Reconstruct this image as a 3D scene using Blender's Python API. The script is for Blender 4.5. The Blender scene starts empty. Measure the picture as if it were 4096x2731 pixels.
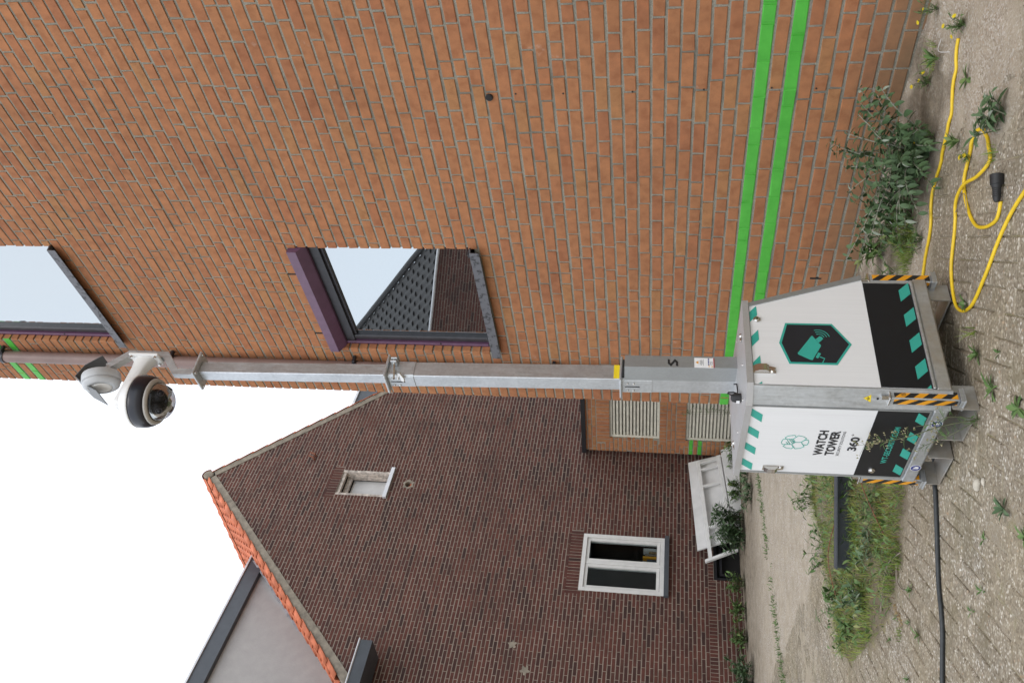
import bpy, math, random
from mathutils import Vector, Matrix, noise
random.seed(7)
sc = bpy.context.scene
COL = sc.collection

# ------------------------------------------------------------------ camera
ROT = ((0.12802481334550916, 0.7799147688867646, -0.6126521039220809),
       (0.12092026535397837, -0.625401739533824, -0.7708767434647321),
       (-0.9843718487414047, 0.02460929621853512, -0.17437444177704883))
cam = bpy.data.cameras.new('camera')
cam.sensor_fit = 'HORIZONTAL'; cam.sensor_width = 36.0; cam.lens = 3500 / 4096 * 36
cam.clip_start = 0.05; cam.clip_end = 900
camo = bpy.data.objects.new('camera', cam); COL.objects.link(camo)
camo.matrix_world = Matrix.Translation((0, 0, 1.3)) @ Matrix(ROT).to_4x4()
sc.camera = camo

# ------------------------------------------------------------------ sky: overcast
SUN_EL, SUN_AZ = math.radians(52), math.radians(215)
w = bpy.data.worlds.new('World'); sc.world = w; w.use_nodes = True
nt = w.node_tree; nt.nodes.clear()
sky = nt.nodes.new('ShaderNodeTexSky'); sky.sky_type = 'NISHITA'; sky.sun_disc = False
sky.sun_elevation = SUN_EL; sky.sun_rotation = SUN_AZ
bgs = nt.nodes.new('ShaderNodeBackground'); bgs.inputs['Strength'].default_value = 0.06
nt.links.new(sky.outputs[0], bgs.inputs[0])
tc = nt.nodes.new('ShaderNodeTexCoord')
nz = nt.nodes.new('ShaderNodeTexNoise'); nz.inputs['Scale'].default_value = 2.2; nz.inputs['Detail'].default_value = 5
nt.links.new(tc.outputs['Generated'], nz.inputs['Vector'])
cr = nt.nodes.new('ShaderNodeValToRGB')
cr.color_ramp.elements[0].position = 0.3; cr.color_ramp.elements[0].color = (0.90, 0.95, 1.0, 1)
cr.color_ramp.elements[1].position = 0.7; cr.color_ramp.elements[1].color = (1.0, 1.0, 1.0, 1)
nt.links.new(nz.outputs[0], cr.inputs[0])
bgc = nt.nodes.new('ShaderNodeBackground'); bgc.inputs['Strength'].default_value = 1.02
nt.links.new(cr.outputs[0], bgc.inputs[0])
ad = nt.nodes.new('ShaderNodeAddShader'); nt.links.new(bgs.outputs[0], ad.inputs[0]); nt.links.new(bgc.outputs[0], ad.inputs[1])
wo = nt.nodes.new('ShaderNodeOutputWorld'); nt.links.new(ad.outputs[0], wo.inputs[0])
sun = bpy.data.lights.new('sun', 'SUN'); sun.energy = 0.6; sun.angle = math.radians(25); sun.color = (1, 0.97, 0.92)
suno = bpy.data.objects.new('sun', sun); COL.objects.link(suno)
sd = Vector((math.sin(SUN_AZ) * math.cos(SUN_EL), math.cos(SUN_AZ) * math.cos(SUN_EL), math.sin(SUN_EL)))
suno.rotation_euler = sd.to_track_quat('Z', 'Y').to_euler(); suno.location = (0, 0, 20)
vs = sc.view_settings; vs.view_transform = 'Standard'; vs.look = 'None'; vs.exposure = 0.36; vs.gamma = 1.0; vs.use_curve_mapping = False

# ------------------------------------------------------------------ helpers
RM = Matrix(ROT)
def px(P):
    c = RM.transposed() @ (Vector(P) - Vector((0, 0, 1.3)))
    if c.z > -0.1: return None
    return (2048 + 3500 * c.x / -c.z, 1365.5 - 3500 * c.y / -c.z)

def lerp(a, b, t): return a + (b - a) * t
def rnd(a, b): return random.uniform(a, b)

class MB:
    def __init__(s): s.v = []; s.f = []; s.t = []; s.tone = None
    def add(s, vs, fs, tone=0.5):
        n = len(s.v); s.v.extend(vs); s.f.extend([tuple(i + n for i in f) for f in fs]); s.t.extend([tone] * len(fs))
        return s
    def box(s, a, b, tone=0.5):
        (x0, y0, z0), (x1, y1, z1) = a, b
        return s.add([(x0, y0, z0), (x1, y0, z0), (x1, y1, z0), (x0, y1, z0), (x0, y0, z1), (x1, y0, z1), (x1, y1, z1), (x0, y1, z1)],
                     [(0, 3, 2, 1), (4, 5, 6, 7), (0, 1, 5, 4), (1, 2, 6, 5), (2, 3, 7, 6), (3, 0, 4, 7)], tone)
    def bbox(s, a, b, e=0.003, tone=0.5):
        """box with chamfered edges"""
        (x0, y0, z0), (x1, y1, z1) = a, b
        e = min(e, (x1 - x0) * .3, (y1 - y0) * .3, (z1 - z0) * .3)
        vs = []; idx = {}
        for ix in (0, 1):
            for iy in (0, 1):
                for iz in (0, 1):
                    for ax in (0, 1, 2):
                        p = [(x0, x1)[ix], (y0, y1)[iy], (z0, z1)[iz]]
                        ins = [(x0 + e, x1 - e)[ix], (y0 + e, y1 - e)[iy], (z0 + e, z1 - e)[iz]]
                        q = [ins[k] if k != ax else p[k] for k in range(3)]
                        idx[(ix, iy, iz, ax)] = len(vs); vs.append(tuple(q))
        fs = []
        g = lambda *k: idx[k]
        for k in (0, 1):
            fs.append((g(k, 0, 0, 0), g(k, 1, 0, 0), g(k, 1, 1, 0), g(k, 0, 1, 0)))
            fs.append((g(0, k, 0, 1), g(1, k, 0, 1), g(1, k, 1, 1), g(0, k, 1, 1)))
            fs.append((g(0, 0, k, 2), g(1, 0, k, 2), g(1, 1, k, 2), g(0, 1, k, 2)))
        for i in (0, 1):
            for j in (0, 1):
                fs.append((g(i, j, 0, 0), g(i, j, 1, 0), g(i, j, 1, 1), g(i, j, 0, 1)))
                fs.append((g(i, 0, j, 0), g(i, 1, j, 0), g(i, 1, j, 2), g(i, 0, j, 2)))
                fs.append((g(0, i, j, 1), g(1, i, j, 1), g(1, i, j, 2), g(0, i, j, 2)))
                for k in (0, 1): fs.append((g(i, j, k, 0), g(i, j, k, 1), g(i, j, k, 2)))
        return s.add(vs, fs, tone)
    def prism(s, poly, o, u, v, n, d0, d1, tone=0.5):
        """poly (p,q) in plane o+u*p+v*q extruded along n from d0 to d1"""
        o, u, v, n = map(Vector, (o, u, v, n)); k = len(poly)
        vs = [tuple(o + u * p + v * q + n * d0) for p, q in poly] + [tuple(o + u * p + v * q + n * d1) for p, q in poly]
        fs = [tuple(range(k - 1, -1, -1)), tuple(range(k, 2 * k))] + [(i, (i + 1) % k, k + (i + 1) % k, k + i) for i in range(k)]
        return s.add(vs, fs, tone)
    def tube(s, pts, r, seg=8, tone=0.5, caps=True):
        pts = [Vector(p) for p in pts]; n = len(pts); base = len(s.v); vs = []; fs = []
        rr = r if isinstance(r, (list, tuple)) else [r] * n
        up = None
        for i, p in enumerate(pts):
            d = (pts[min(i + 1, n - 1)] - pts[max(i - 1, 0)])
            if d.length < 1e-9: d = Vector((0, 0, 1))
            d.normalize()
            if up is None: up = Vector((0, 0, 1)) if abs(d.z) < .9 else Vector((1, 0, 0))
            a = d.cross(up)
            if a.length < 1e-6: a = d.cross(Vector((1, 0, 0)))
            a.normalize(); b = a.cross(d).normalized(); up = b
            for k in range(seg):
                t = 2 * math.pi * k / seg
                vs.append(tuple(p + a * math.cos(t) * rr[i] + b * math.sin(t) * rr[i]))
        for i in range(n - 1):
            for k in range(seg):
                k2 = (k + 1) % seg
                fs.append((i * seg + k, i * seg + k2, (i + 1) * seg + k2, (i + 1) * seg + k))
        if caps:
            fs.append(tuple(range(seg - 1, -1, -1))); fs.append(tuple(range((n - 1) * seg, n * seg)))
        return s.add(vs, fs, tone)
    def lathe(s, prof, o=(0, 0, 0), ax=(0, 0, 1), seg=24, tone=0.5):
        o = Vector(o); ax = Vector(ax).normalized()
        a = ax.orthogonal().normalized(); b = ax.cross(a); vs = []; fs = []
        for r, h in prof:
            for k in range(seg):
                t = 2 * math.pi * k / seg
                vs.append(tuple(o + ax * h + (a * math.cos(t) + b * math.sin(t)) * max(r, 1e-5)))
        for i in range(len(prof) - 1):
            for k in range(seg):
                k2 = (k + 1) % seg
                fs.append((i * seg + k, i * seg + k2, (i + 1) * seg + k2, (i + 1) * seg + k))
        fs.append(tuple(range(seg - 1, -1, -1))); fs.append(tuple(range((len(prof) - 1) * seg, len(prof) * seg)))
        return s.add(vs, fs, tone)
    def mesh(s, name, smooth=False, tone=False):
        m = bpy.data.meshes.new(name); m.from_pydata(s.v, [], s.f)
        if tone:
            at = m.attributes.new('tone', 'FLOAT', 'FACE'); at.data.foreach_set('value', s.t)
        if smooth: m.polygons.foreach_set('use_smooth', [True] * len(m.polygons))
        m.update(); return m
    def build(s, name, mat, parent=None, smooth=False, tone=False, auto=False):
        m = s.mesh(name, smooth, tone); m.materials.append(mat)
        if auto: sharp(m)
        return link(name, m, parent)

def sharp(m, ang=35):
    m.polygons.foreach_set('use_smooth', [True] * len(m.polygons))
    try: m.set_sharp_from_angle(angle=math.radians(ang))
    except Exception: pass

def link(name, data, parent=None, mw=None):
    o = bpy.data.objects.new(name, data); COL.objects.link(o)
    if parent is not None: o.parent = parent
    if mw is not None: o.matrix_local = mw
    return o
def tag(o, label=None, cat=None, group=None, kind=None):
    if label: o['label'] = label
    if cat: o['category'] = cat
    if group: o['group'] = group
    if kind: o['kind'] = kind
    return o
def empty(name, loc, mw=None):
    o = bpy.data.objects.new(name, None); COL.objects.link(o); o.empty_display_size = .1
    if mw is not None: o.matrix_world = mw
    else: o.location = loc
    return o

# ------------------------------------------------------------------ materials
def newmat(name):
    m = bpy.data.materials.new(name); m.use_nodes = True
    n = m.node_tree; b = n.nodes['Principled BSDF']; return m, n, b
def N(n, t, **kw):
    x = n.nodes.new(t)
    for k, v in kw.items():
        if k in x.inputs: x.inputs[k].default_value = v
        else: setattr(x, k, v)
    return x
def ramp(n, fac, stops):
    r = N(n, 'ShaderNodeValToRGB'); e = r.color_ramp.elements
    while len(e) < len(stops): e.new(0.5)
    for el, (p, c) in zip(e, stops):
        el.position = p; el.color = (*c, 1) if len(c) == 3 else c
    n.links.new(fac, r.inputs[0]); return r.outputs[0]
def mixc(n, fac, a, b, mode='MIX'):
    m = N(n, 'ShaderNodeMix', data_type='RGBA', blend_type=mode)
    for sock, v in ((m.inputs[0], fac), (m.inputs[6], a), (m.inputs[7], b)):
        if hasattr(v, 'is_linked') or hasattr(v, 'links'): n.links.new(v, sock)
        elif isinstance(v, (int, float)): sock.default_value = v
        else: sock.default_value = (*v, 1)
    return m.outputs[2]
def objco(n, world=False):
    if world: return N(n, 'ShaderNodeNewGeometry').outputs['Position']
    return N(n, 'ShaderNodeTexCoord').outputs['Object']
def noi(n, co, scale, detail=4, rough=.55, out=0):
    x = N(n, 'ShaderNodeTexNoise', Scale=scale, Detail=detail, Roughness=rough); n.links.new(co, x.inputs['Vector']); return x.outputs[out]
def bump(n, b, h, strength=.3, dist=.002):
    x = N(n, 'ShaderNodeBump', Strength=strength, Distance=dist); n.links.new(h, x.inputs['Height']); n.links.new(x.outputs[0], b.inputs['Normal'])
def mapping(n, co, scale):
    m = N(n, 'ShaderNodeMapping'); m.inputs['Scale'].default_value = scale; n.links.new(co, m.inputs[0]); return m.outputs[0]
def math_(n, op, a, b=None, clamp=False):
    m = N(n, 'ShaderNodeMath', operation=op, use_clamp=clamp)
    for i, v in enumerate((a, b)):
        if v is None: continue
        if isinstance(v, (int, float)): m.inputs[i].default_value = v
        else: n.links.new(v, m.inputs[i])
    return m.outputs[0]
def attr(n, name='tone'):
    return N(n, 'ShaderNodeAttribute', attribute_name=name).outputs['Fac']

def mat_plain(name, c, rough=.6, metal=0., var=.12, scale=30, spec=.5, bumpd=0.):
    m, n, b = newmat(name); co = objco(n, True)
    f = noi(n, co, scale)
    col = ramp(n, f, [(.3, [x * (1 - var) for x in c]), (.7, [min(1, x * (1 + var)) for x in c])])
    n.links.new(col, b.inputs['Base Color']); b.inputs['Roughness'].default_value = rough; b.inputs['Metallic'].default_value = metal
    b.inputs['Specular IOR Level'].default_value = spec
    if bumpd: bump(n, b, noi(n, co, scale * 6), .4, bumpd)
    return m

def mat_brick(name, stops, mott=.25, dirt=False, rough=.85):
    m, n, b = newmat(name); co = objco(n, True); t = attr(n)
    base = ramp(n, t, stops)
    big = noi(n, co, 14, 5, .6); fine = noi(n, co, 260, 3)
    c1 = mixc(n, mott, base, ramp(n, big, [(.35, (.25, .16, .11)), (.5, (.5, .5, .5)), (.7, (.78, .70, .62))]), 'OVERLAY')
    c2 = mixc(n, .18, c1, ramp(n, fine, [(.3, (.2, .2, .2)), (.7, (.8, .8, .8))]), 'OVERLAY')
    sc_ = noi(n, co, 5.5, 6, .7)
    c2 = mixc(n, ramp(n, sc_, [(.66, (0, 0, 0)), (.76, (.28, .28, .28))]), c2, (.62, .55, .5))
    lg = noi(n, mapping(n, co, (1, 1, .45)), 1.1, 5, .65)
    c2 = mixc(n, .30, c2, ramp(n, lg, [(.3, (.30, .29, .28)), (.5, (.5, .5, .5)), (.7, (.66, .64, .60))]), 'OVERLAY')
    if dirt:
        z = N(n, 'ShaderNodeSeparateXYZ'); n.links.new(co, z.inputs[0])
        h = math_(n, 'ADD', z.outputs[2], math_(n, 'MULTIPLY', noi(n, co, 3.5, 4), .22))
        k = N(n, 'ShaderNodeMapRange'); n.links.new(h, k.inputs[0])
        k.inputs[1].default_value = .18; k.inputs[2].default_value = .50; k.inputs[3].default_value = .70; k.inputs[4].default_value = 0
        c2 = mixc(n, k.outputs[0], c2, (.17, .125, .075))
    n.links.new(c2, b.inputs['Base Color']); b.inputs['Roughness'].default_value = rough
    b.inputs['Specular IOR Level'].default_value = .3
    bump(n, b, math_(n, 'ADD', fine, math_(n, 'MULTIPLY', big, .8)), .45, .0016)
    return m
def mat_mortar(name, c, dirt=False):
    m, n, b = newmat(name); co = objco(n, True)
    v = N(n, 'ShaderNodeTexVoronoi', Scale=340.); n.links.new(co, v.inputs['Vector'])
    g = noi(n, co, 170, 4, .7)
    col = mixc(n, .55, ramp(n, v.outputs['Color'], [(.2, [x * .5 for x in c]), (.8, [min(1, x * 1.55) for x in c])]), ramp(n, g, [(.3, [x * .6 for x in c]), (.7, [x * 1.35 for x in c])]))
    s = noi(n, co, 2.1, 4)
    col = mixc(n, ramp(n, s, [(.5, (0, 0, 0)), (.62, (.45, .45, .45))]), col, [x * .42 for x in c])
    n.links.new(col, b.inputs['Base Color']); b.inputs['Roughness'].default_value = .95
    b.inputs['Specular IOR Level'].default_value = .2
    bump(n, b, g, .9, .004); return m
M = {}
M['brick'] = mat_brick('orange_brick', [(0, (.315, .128, .062)), (.25, (.340, .148, .069)), (.5, (.352, .157, .072)), (.78, (.335, .140, .067)), (1, (.340, .166, .072))], mott=.3, dirt=True)
def mat_green():
    m, n, b = newmat('green_paint'); co = objco(n, True)
    c = ramp(n, noi(n, co, 9, 6, .65), [(.3, (.055, .36, .032)), (.7, (.085, .455, .05))])
    c = mixc(n, ramp(n, noi(n, mapping(n, co, (1, 3, 22)), 9, 5, .7), [(.68, (0, 0, 0)), (.76, (.35, .35, .35))]), c, (.30, .40, .30))
    n.links.new(c, b.inputs['Base Color']); b.inputs['Roughness'].default_value = .48; bump(n, b, noi(n, co, 240, 3), .5, .0015); return m
M['green'] = mat_green()
M['mortar'] = mat_mortar('grey_mortar', (.285, .27, .222))
M['gbrick'] = mat_brick('dark_red_brick', [(0, (.046, .024, .021)), (.12, (.070, .029, .024)), (.45, (.088, .034, .027)), (.75, (.104, .037, .028)), (.93, (.088, .039, .030)), (1, (.13, .045, .031))], .3)
M['gmortar'] = mat_mortar('pale_mortar', (.285, .23, .19))
M['stain'] = mat_plain('rust_stain', (.05, .028, .02), .9, var=.3, scale=14)
M['concrete'] = mat_plain('concrete', (.25, .215, .17), .9, var=.3, scale=9, bumpd=.003)
M['stucco'] = mat_plain('grey_stucco', (.37, .355, .345), .95, var=.06, scale=6, bumpd=.006)
M['anthracite'] = mat_plain('anthracite_metal', (.06, .068, .08), .42, .0, .1, 8)
M['zinc'] = mat_plain('pale_trim', (.62, .62, .64), .4, .2, .1, 9)
M['black'] = mat_plain('black_metal', (.015, .015, .017), .45, 0, .2, 20)
M['black_paint'] = mat_plain('black_frame_paint', (.022, .021, .026), .35, 0, .3, 30)
M['purple'] = mat_plain('purple_metal', (.125, .062, .112), .3, 0, .12, 12)
M['brown_pipe'] = mat_plain('brown_pipe', (.20, .135, .120), .45, 0, .15, 7)
M['white_plastic'] = mat_plain('white_plastic', (.72, .72, .71), .42, 0, .04, 12)
M['white_frame'] = mat_plain('white_frame_paint', (.66, .65, .63), .4, 0, .07, 9)
M['white_board'] = mat_plain('white_board', (.64, .63, .62), .55, 0, .10, 4)
M['cream'] = mat_plain('cream_louvre_paint', (.60, .57, .48), .55, 0, .16, 12)
M['peel'] = mat_plain('weathered_paint', (.46, .40, .35), .8, 0, .5, 16)
M['rust'] = mat_plain('rust', (.22, .085, .05), .9, 0, .35, 40)
M['dark_in'] = mat_plain('dark_interior', (.016, .015, .015), .9, 0, .2, 5)
M['room'] = mat_plain('dim_room', (.045, .038, .034), .9, 0, .3, 3)
M['rubber'] = mat_plain('black_rubber', (.014, .014, .015), .55, 0, .25, 40)
M['cable_k'] = mat_plain('black_cable', (.022, .026, .028), .5, 0, .25, 40)
M['yellow'] = mat_plain('yellow_cable', (.74, .50, .018), .42, 0, .10, 25)
M['ytape'] = mat_plain('yellow_tape', (.80, .60, .02), .4, 0, .05, 25)
M['teal'] = mat_plain('teal_print', (.036, .37, .295), .4, 0, .04, 20)
M['navy'] = mat_plain('black_print', (.012, .014, .020), .38, 0, .08, 20)
M['orange'] = mat_plain('amber_print', (.78, .36, .012), .42, 0, .05, 20)
M['blue'] = mat_plain('blue_print', (.025, .035, .20), .4, 0, .05, 20)
M['whiteprint'] = mat_plain('white_print', (.78, .78, .78), .4, 0, .03, 20)
M['red'] = mat_plain('red_print', (.35, .02, .03), .4, 0, .05, 20)
M['steel'] = mat_plain('polished_steel', (.62, .60, .57), .2, 1., .08, 30)
M['wood'] = mat_plain('grey_wood', (.24, .20, .16), .9, 0, .3, 30)
M['soil'] = mat_plain('soil', (.17, .125, .085), .95, 0, .4, 25, bumpd=.006)
M['tile'] = mat_plain('terracotta_tile', (.50, .145, .070), .8, 0, .3, 7)
M['tiledark'] = mat_plain('dark_tile', (.045, .042, .04), .6, 0, .25, 6)
M['lead'] = mat_plain('lead_flashing', (.34, .35, .37), .5, .3, .3, 8)
M['domeband'] = mat_plain('dome_band_black', (.010, .011, .018), .3, 0, .1, 20)
M['siren'] = mat_plain('siren_grey', (.46, .475, .49), .45, 0, .06, 20)
M['ringgrey'] = mat_plain('ring_grey', (.42, .40, .37), .5, 0, .06, 20)
M['hoodgrey'] = mat_plain('hood_grey', (.13, .135, .14), .45, 0, .08, 20)
M['stone'] = mat_plain('rubble_stone', (.45, .41, .34), .95, 0, .2, 30, bumpd=.004)
M['book'] = mat_plain('book_covers', (.30, .20, .10), .7, 0, .7, 60)

def mat_galv(name, c=(.50, .52, .535), rough=.42, metal=.75, scale=22, contrast=.22, dust=0.):
    m, n, b = newmat(name); co = objco(n, True)
    v = N(n, 'ShaderNodeTexVoronoi', Scale=scale * 3.); n.links.new(co, v.inputs['Vector'])
    st = noi(n, mapping(n, co, (1, 1, .12)), scale * 4, 6, .7)
    f = math_(n, 'ADD', math_(n, 'MULTIPLY', v.outputs['Color'], .14), math_(n, 'ADD', math_(n, 'MULTIPLY', st, .5), math_(n, 'MULTIPLY', noi(n, co, 9, 4), .36)))
    col = ramp(n, f, [(.3, [x * (1 - contrast) for x in c]), (.7, [min(1, x * (1 + contrast)) for x in c])])
    if dust:
        col = mixc(n, ramp(n, noi(n, co, 7, 5, .6), [(.35, (0, 0, 0)), (.7, (dust,) * 3)]), col, (.36, .30, .22))
    n.links.new(col, b.inputs['Base Color']); b.inputs['Metallic'].default_value = metal
    n.links.new(ramp(n, st, [(.3, (rough - .1,) * 3), (.7, (rough + .14,) * 3)]), b.inputs['Roughness'])
    bump(n, b, st, .25, .0008); return m
M['galv'] = mat_galv('galvanised_steel')
M['galv_mast'] = mat_galv('mast_aluminium', (.50, .52, .54), .38, .78, 30, .22)
M['galv_base'] = mat_galv('dusty_galvanised', (.42, .42, .41), .5, .55, 25, .2, .75)
M['galv_sheet'] = mat_galv('grey_sheet', (.34, .355, .36), .4, .6, 40, .1)
M['galv_lid'] = mat_galv('lid_sheet', (.47, .47, .475), .45, .5, 30, .08, .2)

def mat_panel(name, c, amt):
    m, n, b = newmat(name); co = N(n, 'ShaderNodeTexCoord').outputs['Object']
    st = noi(n, mapping(n, co, (90, 90, .8)), 1.2, 3, .6)
    cl = noi(n, co, 5, 4, .6)
    col = ramp(n, math_(n, 'ADD', math_(n, 'MULTIPLY', st, .7), math_(n, 'MULTIPLY', cl, .3)), [(.25, [x * (1 - amt) for x in c]), (.75, [min(1, x * (1 + amt)) for x in c])])
    sz = N(n, 'ShaderNodeSeparateXYZ'); n.links.new(co, sz.inputs[0])
    hz = math_(n, 'ADD', sz.outputs[2], math_(n, 'MULTIPLY', noi(n, co, 16, 6, .7), .35))
    mr = N(n, 'ShaderNodeMapRange'); n.links.new(hz, mr.inputs[0]); mr.inputs[1].default_value = .36; mr.inputs[2].default_value = .52; mr.inputs[3].default_value = .22; mr.inputs[4].default_value = 0.
    col = mixc(n, math_(n, 'MULTIPLY', mr.outputs[0], noi(n, co, 70, 4, .7)), col, (.33, .28, .21))      # splashed dust low down
    col = mixc(n, ramp(n, noi(n, mapping(n, co, (14, 14, 1.)), 2.0, 5, .7), [(.6, (0, 0, 0)), (.75, (.10, .10, .10))]), col, (.40, .37, .33))
    n.links.new(col, b.inputs['Base Color']); b.inputs['Roughness'].default_value = .38
    b.inputs['Metallic'].default_value = .12
    bump(n, b, st, .08, .0004); return m
M['white'] = mat_panel('white_panel', (.80, .805, .815), .035)
M['dark'] = mat_plain('dark_panel', (.008, .009, .0115), .42, 0, .12, 18, spec=.35)

def mat_glass(name, refl, tint, dark):
    m, n, b = newmat(name); out = n.nodes['Material Output']; n.nodes.remove(b)
    g = N(n, 'ShaderNodeBsdfGlossy'); g.inputs['Color'].default_value = (*tint, 1); g.inputs['Roughness'].default_value = .012
    d = N(n, 'ShaderNodeBsdfDiffuse'); d.inputs['Color'].default_value = (*dark, 1)
    fr = N(n, 'ShaderNodeFresnel', IOR=1.5)
    f = math_(n, 'ADD', math_(n, 'MULTIPLY', fr.outputs[0], .8), refl, True)
    mx = N(n, 'ShaderNodeMixShader'); n.links.new(f, mx.inputs[0]); n.links.new(d.outputs[0], mx.inputs[1]); n.links.new(g.outputs[0], mx.inputs[2])
    co = objco(n, True); bp = N(n, 'ShaderNodeBump', Strength=.05, Distance=.004)
    n.links.new(noi(n, co, 1.6, 2), bp.inputs['Height']); n.links.new(bp.outputs[0], g.inputs['Normal'])
    n.links.new(mx.outputs[0], out.inputs[0]); return m
M['glass'] = mat_glass('coated_window_glass', .52, (.86, .92, .95), (.012, .012, .013))
def mat_clear(name, tint=(1, 1, 1), k=1.):
    m, n, b = newmat(name); out = n.nodes['Material Output']; n.nodes.remove(b)
    g = N(n, 'ShaderNodeBsdfGlossy'); g.inputs['Roughness'].default_value = .02
    t = N(n, 'ShaderNodeBsdfTransparent'); t.inputs['Color'].default_value = (*tint, 1)
    fr = N(n, 'ShaderNodeFresnel', IOR=1.5); mx = N(n, 'ShaderNodeMixShader')
    n.links.new(math_(n, 'MULTIPLY', fr.outputs[0], k), mx.inputs[0]); n.links.new(t.outputs[0], mx.inputs[1]); n.links.new(g.outputs[0], mx.inputs[2])
    n.links.new(mx.outputs[0], out.inputs[0]); return m
M['clear'] = mat_clear('clear_dome', tint=(.58, .58, .60), k=.5)
M['pane'] = mat_clear('clear_pane', tint=(.75, .78, .78), k=.12)

def mat_leaf(name, stops, rough=.55, trans=.18):
    m, n, b = newmat(name); t = attr(n); co = objco(n, True)
    c = mixc(n, .3, ramp(n, t, stops), ramp(n, noi(n, co, 45, 3), [(.3, (.3, .3, .3)), (.7, (.75, .75, .75))]), 'OVERLAY')
    n.links.new(c, b.inputs['Base Color']); b.inputs['Roughness'].default_value = rough
    b.inputs['Specular IOR Level'].default_value = .35
    tr = N(n, 'ShaderNodeBsdfTranslucent'); n.links.new(c, tr.inputs['Color'])
    mx = N(n, 'ShaderNodeMixShader'); mx.inputs[0].default_value = trans
    n.links.new(b.outputs[0], mx.inputs[1]); n.links.new(tr.outputs[0], mx.inputs[2])
    n.links.new(mx.outputs[0], n.nodes['Material Output'].inputs[0]); return m
M['leaf_grey'] = mat_leaf('grey_green_leaf', [(0, (.042, .082, .034)), (.4, (.08, .14, .060)), (.8, (.13, .195, .10)), (1, (.32, .36, .29))])
M['leaf'] = mat_leaf('green_leaf', [(0, (.055, .11, .032)), (.5, (.10, .18, .052)), (.9, (.155, .24, .08)), (1, (.25, .27, .10))])
M['grass'] = mat_leaf('grass_blade', [(0, (.09, .145, .025)), (.4, (.175, .255, .040)), (.75, (.27, .34, .06)), (.9, (.38, .32, .14)), (1, (.30, .13, .06))])
M['stem'] = mat_leaf('plant_stem', [(0, (.10, .12, .06)), (.5, (.16, .17, .10)), (1, (.40, .40, .33))])
M['petal'] = mat_leaf('yellow_petal', [(0, (.75, .55, .02)), (1, (.85, .70, .04))], trans=.3)
M['fluff'] = mat_leaf('seed_fluff', [(0, (.35, .30, .18)), (.5, (.48, .42, .28)), (1, (.30, .34, .12))], trans=.3)

# paver and sand materials
def mat_aggregate():
    m, n, b = newmat('exposed_aggregate_paver'); co = objco(n, True); t = attr(n)
    v = N(n, 'ShaderNodeTexVoronoi', Scale=95.); v.inputs['Randomness'].default_value = 1
    n.links.new(mixco(n, co), v.inputs['Vector'])
    cc = N(n, 'ShaderNodeSeparateColor'); n.links.new(v.outputs['Color'], cc.inputs[0])
    peb = ramp(n, cc.outputs[0], [(0, (.13, .108, .08)), (.25, (.25, .213, .165)), (.5, (.34, .30, .24)), (.68, (.24, .218, .18)), (.80, (.42, .385, .32)), (.91, (.58, .555, .50)), (.97, (.68, .66, .62)), (1, (.36, .24, .15))])
    edge = ramp(n, v.outputs['Distance'], [(.30, (0, 0, 0)), (.62, (1, 1, 1))])
    c = mixc(n, math_(n, 'MULTIPLY', edge, .55), peb, (.20, .168, .13))
    sandy = noi(n, co, 2.3, 6, .62)
    c = mixc(n, ramp(n, sandy, [(.36, (.05, .05, .05)), (.64, (.65, .65, .65))]), c, mixc(n, .6, (.375, .33, .25), peb, 'OVERLAY'))
    big = noi(n, co, .9, 4)
    c = mixc(n, .35, c, ramp(n, math_(n, 'ADD', math_(n, 'MULTIPLY', t, .4), math_(n, 'MULTIPLY', big, .6)), [(.25, (.36, .34, .30)), (.75, (.62, .61, .59))]), 'OVERLAY')
    c = mixc(n, ramp(n, noi(n, co, 3.4, 7, .72), [(.52, (0, 0, 0)), (.68, (.42, .42, .42))]), c, (.17, .15, .07))
    c = mixc(n, ramp(n, noi(n, co, 1.7, 6, .7), [(.50, (0, 0, 0)), (.70, (.45, .45, .45))]), c, (.16, .13, .095))
    sy = N(n, 'ShaderNodeSeparateXYZ'); n.links.new(co, sy.inputs[0]); mr = N(n, 'ShaderNodeMapRange'); n.links.new(math_(n, 'ADD', sy.outputs[1], math_(n, 'MULTIPLY', big, 1.6)), mr.inputs[0])
    mr.inputs[1].default_value = 10.2; mr.inputs[2].default_value = 12.2; mr.inputs[3].default_value = 0; mr.inputs[4].default_value = .55
    c = mixc(n, mr.outputs[0], c, (.15, .12, .085))          # earth trodden over the stones along the gable
    n.links.new(c, b.inputs['Base Color']); b.inputs['Roughness'].default_value = .92
    bump(n, b, v.outputs['Distance'], .45, .002); b.inputs['Specular IOR Level'].default_value = .15
    return m
def mixco(n, co):
    nx = N(n, 'ShaderNodeTexNoise', Scale=60., Detail=2.); n.links.new(co, nx.inputs['Vector'])
    a = N(n, 'ShaderNodeVectorMath', operation='MULTIPLY_ADD')
    n.links.new(nx.outputs['Color'], a.inputs[0]); a.inputs[1].default_value = (.008, .008, .008); n.links.new(co, a.inputs[2]); return a.outputs[0]
M['paver'] = mat_aggregate()
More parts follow.
